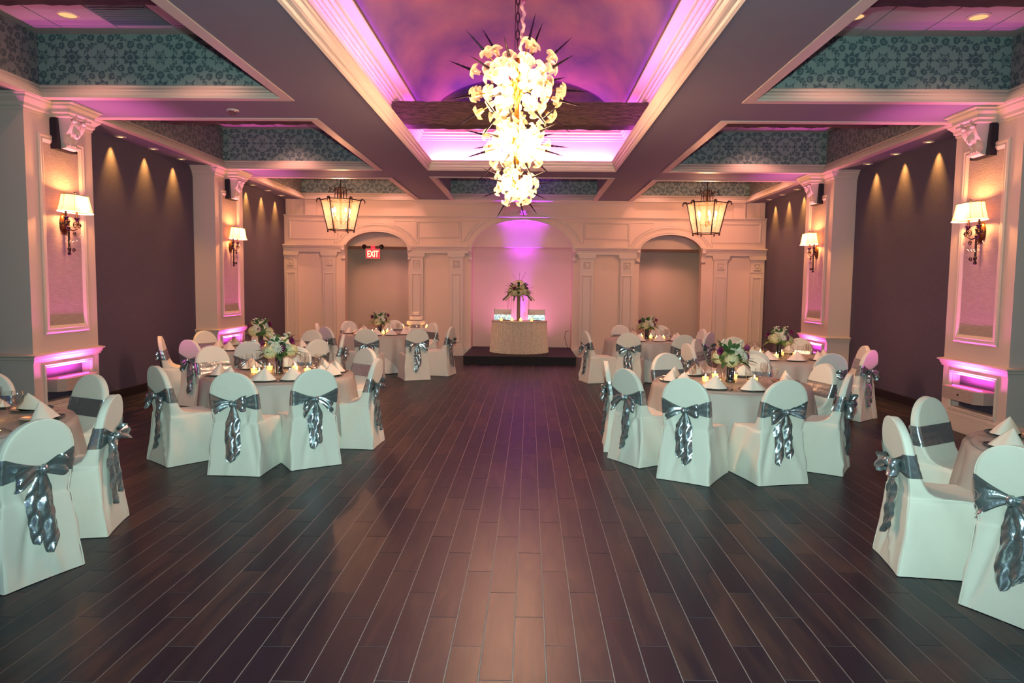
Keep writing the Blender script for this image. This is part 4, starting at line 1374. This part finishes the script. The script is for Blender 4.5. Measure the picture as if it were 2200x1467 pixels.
for tn, (c, ang, ph) in TABLES.items():
    t = thing('banquet_table', 'round banquet table hidden under the linen of the ' + ph, 'table', (c[0], c[1], 0), 0, 'round banquet tables')
    obj('tabletop', tt_me, t)
    for k in range(4): obj('leg', leg_me, t, (.5 * cos(k * pi / 2 + .8), .5 * sin(k * pi / 2 + .8), 0))
    seed = ord(tn[1])
    o = cloth_mb(seed).build('tablecloth', M_['linen'], smooth=70, loc=(c[0], c[1], 0)); tag(o, 'long white tablecloth reaching the floor on the ' + ph, 'tablecloth', 'white tablecloths')
    o = overlay_mb(ang, seed).build('table_overlay', M_['organza'], smooth=70, loc=(c[0], c[1], 0)); tag(o, 'sheer silver overlay on the white cloth of the ' + ph, 'table overlay', 'silver organza overlays')
    centerpiece((c[0], c[1], ZTAB - .006), 'cream, white and plum flowers in a dark vase on the ' + ph, seed, 1.0)
    used = set(); r_ = random.Random(seed)
    zt = ZTAB - .008
    for phi in PLACES[tn]:
        a = R(phi); h = hour((0, 0), cos(a), sin(a))
        while h in used: h = h % 12 + 1
        used.add(h); hw_ = WORD[h]
        dx, dy = cos(a), sin(a); px, py = c[0] + .62 * dx, c[1] + .62 * dy
        rz = a + pi / 2 + r_.uniform(-.25, .25)
        tx, ty = -dy, dx
        o = obj('plate', charger_me, None, (px, py, zt)); tag(o, 'dark shiny charger plate at %s o\'clock, %s' % (hw_, ph), 'plate', 'charger plates')
        o = obj('napkin', napkins[r_.randrange(4)], None, (px, py, zt + .012), (0, 0, rz)); tag(o, 'white napkin folded to a peak at %s o\'clock, %s' % (hw_, ph), 'napkin', 'folded napkins')
        gx, gy = c[0] + .43 * dx + .13 * tx, c[1] + .43 * dy + .13 * ty
        o = obj('wine_glass', wine_me, None, (gx, gy, zt)); tag(o, 'stemmed wine glass beside the napkin at %s o\'clock, %s' % (hw_, ph), 'glass', 'wine glasses')
        gx, gy = c[0] + .40 * dx + .03 * tx, c[1] + .40 * dy + .03 * ty
        o = obj('champagne_flute', flute_me, None, (gx, gy, zt)); tag(o, 'slim champagne flute behind the napkin at %s o\'clock, %s' % (hw_, ph), 'glass', 'champagne flutes')
        if tn in ('T1', 'T2', 'T6', 'T8'):
            o = obj('table_fork', fork_me, None, (px - .19 * tx, py - .19 * ty, zt + .001), (0, 0, a + pi / 2)); tag(o, 'steel fork left of the plate at %s o\'clock, %s' % (hw_, ph), 'fork', 'table forks')
            o = obj('table_knife', knife_me, None, (px + .19 * tx, py + .19 * ty, zt + .001), (0, 0, a + pi / 2)); tag(o, 'steel knife right of the plate at %s o\'clock, %s' % (hw_, ph), 'knife', 'table knives')
    for k in range(6):
        a = R(ang + 25 + 60 * k + r_.uniform(-10, 10)); h = hour((0, 0), cos(a), sin(a))
        rr = .27 + r_.uniform(-.03, .05)
        votive((c[0] + rr * cos(a), c[1] + rr * sin(a), zt), 'lit votive candle on the %s o\'clock side of the flowers, %s' % (WORD[h], ph), 'votive candles')
    for k in range(3):
        a = R(ang + 60 + 120 * k); h = hour((0, 0), cos(a), sin(a))
        o = obj('tumbler', tumbler_me, None, (c[0] + .2 * cos(a), c[1] + .2 * sin(a), zt)); tag(o, 'clear glass tumbler close to the vase at %s o\'clock, %s' % (WORD[h], ph), 'glass', 'glass tumblers')

# ------------------------------------------------------------------ sweetheart table dressing
ZST = ZS + .765
t = thing('tall_floral_vase', 'tall glittering vase with a dome of cream roses and hanging crystals on the sweetheart table', 'flowers', (-0.075, 16.78, ZST))
MB().lathe([(.075, 0), (.075, .012), (.042, .02), (.040, .30), (.045, .60), (.05, .62), (0, .615)], 20).build('vase', M_['glitter'], t, smooth=40)
r_ = random.Random(5)
for i in range(9):
    a = 2 * pi * i / 9; m = MB(); hydrangea(m, (.19 * cos(a), .19 * sin(a), .66 + r_.uniform(-.02, .02)), .085, 900 + i); m.build('hydrangea', M_['hydr'], t, smooth=180)
for i in range(6):
    a = 2 * pi * i / 6 + .5; m = MB(); hydrangea(m, (.13 * cos(a), .13 * sin(a), .79), .07, 950 + i); m.build('hydrangea', M_['hydr'], t, smooth=180)
for i in range(8):
    a = 2 * pi * i / 8 + .3; m = MB(); rose(m, (.20 * cos(a), .20 * sin(a), .76), .045, (cos(a), sin(a), .8)); m.build('rose', M_['rose'] if i % 2 else M_['hydr'], t, smooth=60)
for i in range(5):
    a = 2 * pi * i / 5; m = MB(); petal_flower(m, (.09 * cos(a), .09 * sin(a), .88), .10, (cos(a), sin(a), 1.0), 8, .22, .3); m.build('lily', M_['lily'] if i % 2 else M_['hydr'], t, smooth=60)
for i in range(40):
    a = 2 * pi * i / 40 * 5; el = -.6 + 1.7 * i / 40
    q_ = .22 - .05 * max(0, el)
    m = MB(); leaf(m, (q_ * cos(a), q_ * sin(a), .69 + .12 * max(0, el)), (cos(a), sin(a), el), r_.uniform(.13, .19), .034); m.build('leaf', M_['green'], t, smooth=60)
MB().ball((0, 0, .70), .16, .16, .13, 14, 9).build('foliage_base', M_['green'], t, smooth=60)
for i in range(10):
    a = 2 * pi * i / 10 + .2; rr = .24; m = MB(); L = r_.uniform(.25, .45)
    m.tube([(rr * cos(a), rr * sin(a), .60), (rr * cos(a) * 1.1, rr * sin(a) * 1.1, .60 - L)], .003, 4)
    for k in range(8): m.ball((rr * cos(a) * (1 + .1 * k / 8), rr * sin(a) * (1 + .1 * k / 8), .60 - L * (k + 1) / 8), .009, nu=6, nv=4)
    m.build('crystal_strand', M_['crystal'], t, smooth=60)
for i in range(6):
    a = pi * i / 5 + pi; m = MB()
    for k in range(6): m.ball((.25 * cos(a) * (1 + k * .09), .2 * sin(a) * (1 + k * .09), .60 - k * .022), .020, nu=7, nv=5)
    m.build('trailing_spray', M_['hydr'] if i % 2 else M_['green'], t, smooth=60)
for a, L in ((.9, .42), (2.2, .34), (1.5, .38)):
    m = MB(); m.tube([(.05 * cos(a), 0, .85), (.10 * cos(a), 0, .95), (.26 * cos(a), 0, .86 + L * .7)], .003, 4); m.build('curly_twig', M_['green'], t)
for k, x in enumerate((-.43, -.17, .04, .30)):
    votive((-.055 + x * .97, 16.52 + .10 * abs(x) * 1.6, ZST), 'lit votive candle on the sweetheart table, %s from the left' % ('first', 'second', 'third', 'fourth')[k], 'sweetheart candles')
for k, (x, y) in enumerate(((-.36, 16.82), (-.27, 16.9), (.10, 16.86), (.20, 16.9), (.29, 16.8))):
    o = obj('champagne_flute' if k in (1, 2) else 'wine_glass', flute_me if k in (1, 2) else wine_me, None, (x - .03, y, ZST))
    tag(o, 'clear stemmed glass on the sweetheart table, %s from the left' % ('first', 'second', 'third', 'fourth', 'fifth')[k], 'glass', 'sweetheart glasses')
for k, x in enumerate((-.42, .33)):
    o = obj('plate', charger_me, None, (x, 16.80, ZST)); tag(o, 'charger plate on the sweetheart table at its %s place' % ('left', 'right')[k], 'plate', 'sweetheart plates')

# ------------------------------------------------------------------ cake table
cx, cy = -2.55, 17.10
t = thing('cake_table', 'small round cake table with white cloth by the rear wall', 'table', (cx, cy, 0))
MB().lathe([(0.0, .742), (.47, .742), (.475, .735), (.0, .73)], 32, cap=False).build('tabletop', M_['linen'], t, smooth=40)
MB().grid(lambda u, v: ((.478 + .05 * v + .02 * v * sin(u * 2 * pi * 14)) * cos(2 * pi * u), (.478 + .05 * v + .02 * v * sin(u * 2 * pi * 14)) * sin(2 * pi * u), .742 - .735 * v), 90, 8, cu=True).build('table_skirt', M_['linen'], t, smooth=60)
t = thing('wedding_cake', 'three-tier white wedding cake on a silver stand', 'cake', (cx, cy, .743))
MB().lathe([(0, 0), (.20, 0), (.21, .01), (.20, .05), (.215, .06), (0, .062)], 28, cap=False).build('cake_stand', M_['ribbon'], t, smooth=40)
for r0, z0, h in ((.225, .062, .095), (.155, .165, .10), (.088, .275, .095)):
    ti = MB().lathe([(0, z0), (r0, z0), (r0, z0 + h - .012), (r0 - .012, z0 + h), (0, z0 + h)], 32, cap=False).build('cake_tier', M_['cake'], t, smooth=40)
    MB().lathe([(r0 + .002, z0), (r0 + .004, z0 + .018), (r0, z0 + .02), (r0, z0)], 32, cap=False).build('tier_ribbon', M_['ribbon'], ti, smooth=40)
for k, (dx, dy) in enumerate(((-.38, -.12), (-.31, -.20), (-.27, -.30), (.29, -.2), (.38, -.12))):
    votive((cx + dx, cy + dy, .743), 'lit votive candle on the cake table, %s from the left' % ('first', 'second', 'third', 'fourth', 'fifth')[k], 'cake table candles')

# ------------------------------------------------------------------ chandelier
CHX, CHY = 0.0, 8.65
root = thing('chandelier', 'three-burst glass flower chandelier with dark spikes hanging in the painted tray', 'chandelier', (CHX, CHY, 0))


def glass_flower():
    m = MB()
    n = 30

    def f(u, v):
        th = 2 * pi * u
        pet = abs(cos(th * 2.5))
        # trumpet opening along +z, six curled petals at the mouth
        if v < .55:
            k = v / .55; r = .022 + .014 * k; z = .085 * k
        else:
            k = (v - .55) / .45; pk = .45 + .55 * pet ** 1.0
            r = .036 + .050 * k * pk; z = .085 + .018 * sin(k * pi) - .034 * k * k * pk
        return (r * cos(th), r * sin(th), z)
    m.grid(f, n, 10, cu=True)
    return m.mesh('glass_flower', M_['flower_glass'], 60)


gf = glass_flower()
spike_me = MB().lathe([(.014, 0), (.016, .02), (.010, .035), (.013, .05), (.008, .07), (.010, .10), (.006, .13), (.008, .15), (.004, .19), (.0008, .235)], 8).mesh('spike', M_['spike'], 60)
collar_me = MB().lathe([(.010, 0), (.018, .006), (.018, .018), (.010, .024)], 10).mesh('collar', M_['gold'], 50)
bulb_me = MB().ball((0, 0, 0), .040, .040, .048, 12, 8).mesh('bulb', M_['bulb'], 180)


def arm(dirv, zc, r0, r1, r2, spk, sc_):
    d_ = Vector(dirv).normalized()
    rot = Vector((0, 0, 1)).rotation_difference(d_).to_matrix().to_4x4()
    m = MB().tube([(0, 0, 0.02), (0, 0, r2 + .06 * sc_)], .006 * sc_, 6); m.xf(rot)
    a = m.build('arm', M_['gold'], root, loc=(0, 0, zc))
    for rr in (r1, r2):
        o = obj('glass_flower', gf, a); o.matrix_local = Matrix.Translation(d_ * rr) @ rot @ Matrix.Scale(sc_, 4)
    o = obj('bulb', bulb_me, a); o.matrix_local = Matrix.Translation(d_ * r0) @ rot @ Matrix.Scale(sc_, 4)
    o = obj('collar', collar_me, a); o.matrix_local = Matrix.Translation(d_ * (r2 + .05 * sc_)) @ rot @ Matrix.Scale(sc_, 4)
    if spk:
        o = obj('spike', spike_me, a); o.matrix_local = Matrix.Translation(d_ * (r2 + .07 * sc_)) @ rot @ Matrix.Scale(sc_ * 1.15, 4)


r_ = random.Random(11)


def burst(zc, n, r0, r1, r2, sc_, zmin=-.95, zmax=1.0, ph=0.0):
    for i in range(n):
        zz = zmax - (zmax - zmin) * (i + .5) / n
        a = i * 2.39996 + ph; q_ = sqrt(max(0, 1 - zz * zz))
        v = Vector((q_ * cos(a), q_ * sin(a), zz)) + Vector((r_.uniform(-.08, .08), r_.uniform(-.08, .08), r_.uniform(-.08, .08)))
        arm(v, zc, r0, r1, r2, True, sc_)


burst(4.10, 26, .25, .30, .47, 1.15, -.80, .95, .4)
burst(3.47, 22, .17, .20, .32, .95, -.85, .75, 1.3)
burst(2.97, 18, .11, .12, .20, .76, -.98, .75, 2.2)
m = MB().lathe([(.03, 2.8), (.06, 2.9), (.05, 3.1), (.03, 3.2), (.07, 3.45), (.03, 3.6), (.03, 3.9), (.09, 4.1), (.05, 4.25), (.02, 4.45)], 16); m.build('stem', M_['gold'], root, smooth=50)
m = MB()
for k in range(9):   # chain
    z0 = 4.55 + .10 * k
    L = [(.020 * cos(2 * pi * i / 10) * (1 if k % 2 else 0), .020 * cos(2 * pi * i / 10) * (0 if k % 2 else 1), z0 + .065 * sin(2 * pi * i / 10) + .06) for i in range(10)]
    m.tube(L, .006, 5, closed=True)
m.build('chain', M_['iron'], root, smooth=60)
m = MB().tube([(-.03, 0, 4.4), (-.03, 0, 5.44)], .004, 5); m.build('suspension_rod', M_['spike'], root)
m = MB(); pts = []; rr = []
for k in range(60):
    z = 4.15 + 1.3 * k / 59
    pts.append((.055 + .012 * sin(k * .9) + .01 * sin(k * .23), .01 * cos(k * .7), z)); rr.append(.020 + .005 * sin(k * 2.1))
m.tube(pts, rr, 9); m.build('cord_cover', M_['ropewrap'], root, smooth=50)

# ------------------------------------------------------------------ lanterns
for sx, nm in ((-1, 'left'), (1, 'right')):
    root = thing('hanging_lantern', 'six-sided iron and glass lantern hanging over the far %s tables' % nm, 'lantern', (sx * 4.09, 16.1, 0), R(12 if sx < 0 else 38), 'hanging lanterns')
    rt, rb, z0, z1 = .435, .285, 2.98, 3.64
    hexa = lambda k, r, z: (r * cos(k * pi / 3), r * sin(k * pi / 3), z)
    for k in range(6):
        q = MB().tube([hexa(k, rb, z0 - .02), hexa(k, rt, z1)], .013, 6)
        p = q.build('post', M_['iron'], root)
        q = MB().ball(hexa(k, rb, z0 - .035), .022, nu=8, nv=6)
        q.build('ball_foot', M_['iron'], p, smooth=60)
        e = Vector(hexa(k, 1, 0)); pts = [e * rt + Vector((0, 0, z1 - .01)), e * (rt + .03) + Vector((0, 0, z1 + .03)), e * (rt + .075) + Vector((0, 0, z1 + .02)), e * (rt + .10) + Vector((0, 0, z1 - .03)), e * (rt + .085) + Vector((0, 0, z1 - .06))]
        MB().tube(pts, [.02, .022, .018, .012, .008], 6).build('scroll', M_['iron'], p, smooth=60)
        q = MB().add([hexa(k, rb, z0), hexa(k + 1, rb, z0), hexa(k + 1, rt, z1), hexa(k, rt, z1)], [(0, 1, 2, 3)])
        q.build('glass_pane', M_['pane'], root)
    for r, z, nmq in ((rb, z0, 'bottom_ring'), (rt, z1, 'top_ring')):
        MB().tube([hexa(k, r, z) for k in range(6)], .011, 6, closed=True).build(nmq, M_['iron'], root)
    q = MB()
    for k in range(6):
        e = Vector(hexa(k, 1, 0))
        q.tube([e * .13 + Vector((0, 0, 3.66)), e * .125 + Vector((0, 0, 3.80)), e * .12 + Vector((0, 0, 3.86)), e * .07 + Vector((0, 0, 3.92)), Vector((0, 0, 3.94))], .008, 5)
        q.tube([e * .12 + Vector((0, 0, 3.83)), e * .18 + Vector((0, 0, 3.885)), e * .24 + Vector((0, 0, 3.88)), e * .25 + Vector((0, 0, 3.93))], .008, 5)
        q.tube([e * .20 + Vector((0, 0, 3.885)), e * .25 + Vector((0, 0, 3.84)), e * .26 + Vector((0, 0, 3.80))], .007, 5)
    q.tube([hexa(k, .13, 3.80) for k in range(6)], .007, 5, closed=True)
    for k in range(6): q.tube([hexa(k, .13, 3.66), hexa(k, rt, z1)], .006, 5)
    q.build('crown', M_['iron'], root, smooth=60)
    MB().tube([(0, 0, 3.9), (0, 0, ZT)], .010, 6).build('hanging_rod', M_['iron'], root)
    q = MB().lathe([(.02, 3.12), (.035, 3.16), (.05, 3.2), (.02, 3.26), (.035, 3.36), (.015, 3.5), (.03, 3.62), (.02, 3.9)], 12); q.build('stem', M_['bronze'], root, smooth=50)
    for k in range(5):
        e = Vector((cos(k * 2 * pi / 5 + .3), sin(k * 2 * pi / 5 + .3), 0))
        q = MB().tube([e * .02 + Vector((0, 0, 3.22)), e * .08 + Vector((0, 0, 3.16)), e * .16 + Vector((0, 0, 3.18)), e * .20 + Vector((0, 0, 3.27))], .009, 6)
        a = q.build('candle_arm', M_['bronze'], root, smooth=60)
        p = e * .20
        MB().lathe([(.035, 3.27), (.02, 3.275), (.013, 3.28), (.013, 3.36)], 10, (p.x, p.y, 0)).build('candle_sleeve', M_['cake'], a, smooth=40)
        MB().lathe([(.012, 3.36), (.024, 3.39), (.02, 3.43), (.003, 3.47)], 10, (p.x, p.y, 0)).build('bulb', M_['bulb2'], a, smooth=60)
        q = MB()
        for j in range(4):
            b = e * (.08 + .05 * j)
            q.ball((b.x, b.y, 3.13 - .03 * (j % 2)), .012, .012, .022, 6, 5)
        q.build('crystal_drops', M_['crystal'], a, smooth=30)
    MB().tube([(0, 0, 3.12), (0, 0, 2.85)], .003, 4).ball((0, 0, 2.83), .018, .018, .025, 8, 6).build('crystal_pendant', M_['crystal'], root, smooth=30)

# ------------------------------------------------------------------ wall sconces
for pi_, (ya, yb) in enumerate(PY):
    for sx, nm in ((-1, 'left'), (1, 'right')):
        yc = (ya + yb) / 2
        root = thing('wall_sconce', 'lit two-candle sconce with cream shade on the %s pillar %s' % (nm, 'nearer the camera' if pi_ == 0 else 'nearer the rear wall'), 'sconce', (sx * 5.595, yc, 0), 0 if sx < 0 else pi, 'pillar sconces')
        # local +x points into the room
        q = MB().lathe([(0.0, .03), (.05, .028), (.075, .014), (.085, 0), (0.0, 0)], 24, cap=False)
        q.xf(Matrix.Translation((0.0, 0, 2.46)) @ Matrix.Rotation(pi / 2, 4, 'Y') @ Matrix.Diagonal((1.55, 1, 1, 1)))
        q.build('backplate', M_['bronze'], root, smooth=40)
        q = MB().tube([(.06, 0, 2.53), (.06, 0, 2.10)], .013, 8)
        for z in (2.5, 2.42, 2.16, 2.10): q.ball((.06, 0, z), .022, nu=8, nv=6)
        q.tube([(.02, 0, 2.46), (.06, 0, 2.46)], .012, 6)
        q.build('stem', M_['iron'], root, smooth=50)

        def spiral(cy_, cz, r0, turns, sg, n=26):
            return [(.06 + .03, cy_ + sg * r0 * (1 - .75 * i / n) * cos(i / n * turns * 2 * pi), cz + r0 * (1 - .75 * i / n) * sin(i / n * turns * 2 * pi)) for i in range(n + 1)]
        for sg in (-1, 1):
            q = MB()
            q.tube([(.06, 0, 2.40), (.09, sg * .05, 2.385), (.10, sg * .10, 2.41), (.10, sg * .13, 2.46), (.10, sg * .13, 2.52)], .008, 6)
            q.tube(spiral(sg * .085, 2.455, .045, 1.4, sg), .006, 5); q.tube(spiral(sg * .17, 2.45, .035, 1.4, sg), .006, 5)
            q.tube(spiral(sg * .07, 2.34, .032, 1.3, -sg), .006, 5); q.tube(spiral(sg * .04, 2.14, .03, 1.2, sg), .006, 5)
            a = q.build('scroll_arm', M_['iron'], root, smooth=60)
            q = MB().lathe([(.008, 2.50), (.022, 2.525), (.035, 2.545), (.014, 2.548), (.012, 2.62)], 12, (.10, sg * .13 * .8, 0)); q.build('candle_cup', M_['iron'], a, smooth=50)
            for (yy, zz) in ((.19, 2.36), (.10, 2.28), (.03, 2.27)):
                q = MB().tube([(.09, sg * yy, zz + .07), (.09, sg * yy, zz)], .002, 4).ball((.09, sg * yy, zz - .02), .013, .013, .026, 6, 6)
                q.build('crystal_drop', M_['crystal'], a, smooth=20)

        def shf(u, v):   # oval bell shade standing clear of the pillar
            a = 2 * pi * u
            hy = .205 + .045 * (1 - v) + .02 * (1 - v) ** 3; hx = .085 + .025 * (1 - v)
            z = 2.605 + .205 * v
            fc_ = 2 / 3.0
            c_, s_ = cos(a), sin(a)
            return (.155 + hx * math.copysign(abs(c_) ** fc_, c_), hy * math.copysign(abs(s_) ** fc_, s_), z)
        sh = MB().grid(shf, 48, 10, cu=True).build('lamp_shade', M_['shade'], root, smooth=60)
        q = MB().tube([shf(i / 48, 0) for i in range(48)], .008, 5, closed=True); q.build('shade_rim', M_['shaderim'], sh, smooth=60)
        q = MB().tube([shf(i / 48, 1) for i in range(48)], .004, 5, closed=True)
        for u in (.09, .91, .25, .75): q.tube([shf(u, v / 8) for v in range(9)], .003, 4)
        q.build('shade_piping', M_['bronze'], sh, smooth=60)
        MB().tube([(.155, 0, 2.80), (.155, 0, 2.835)], .004, 5).ball((.155, 0, 2.845), .012, nu=8, nv=6).build('finial', M_['iron'], root, smooth=60)
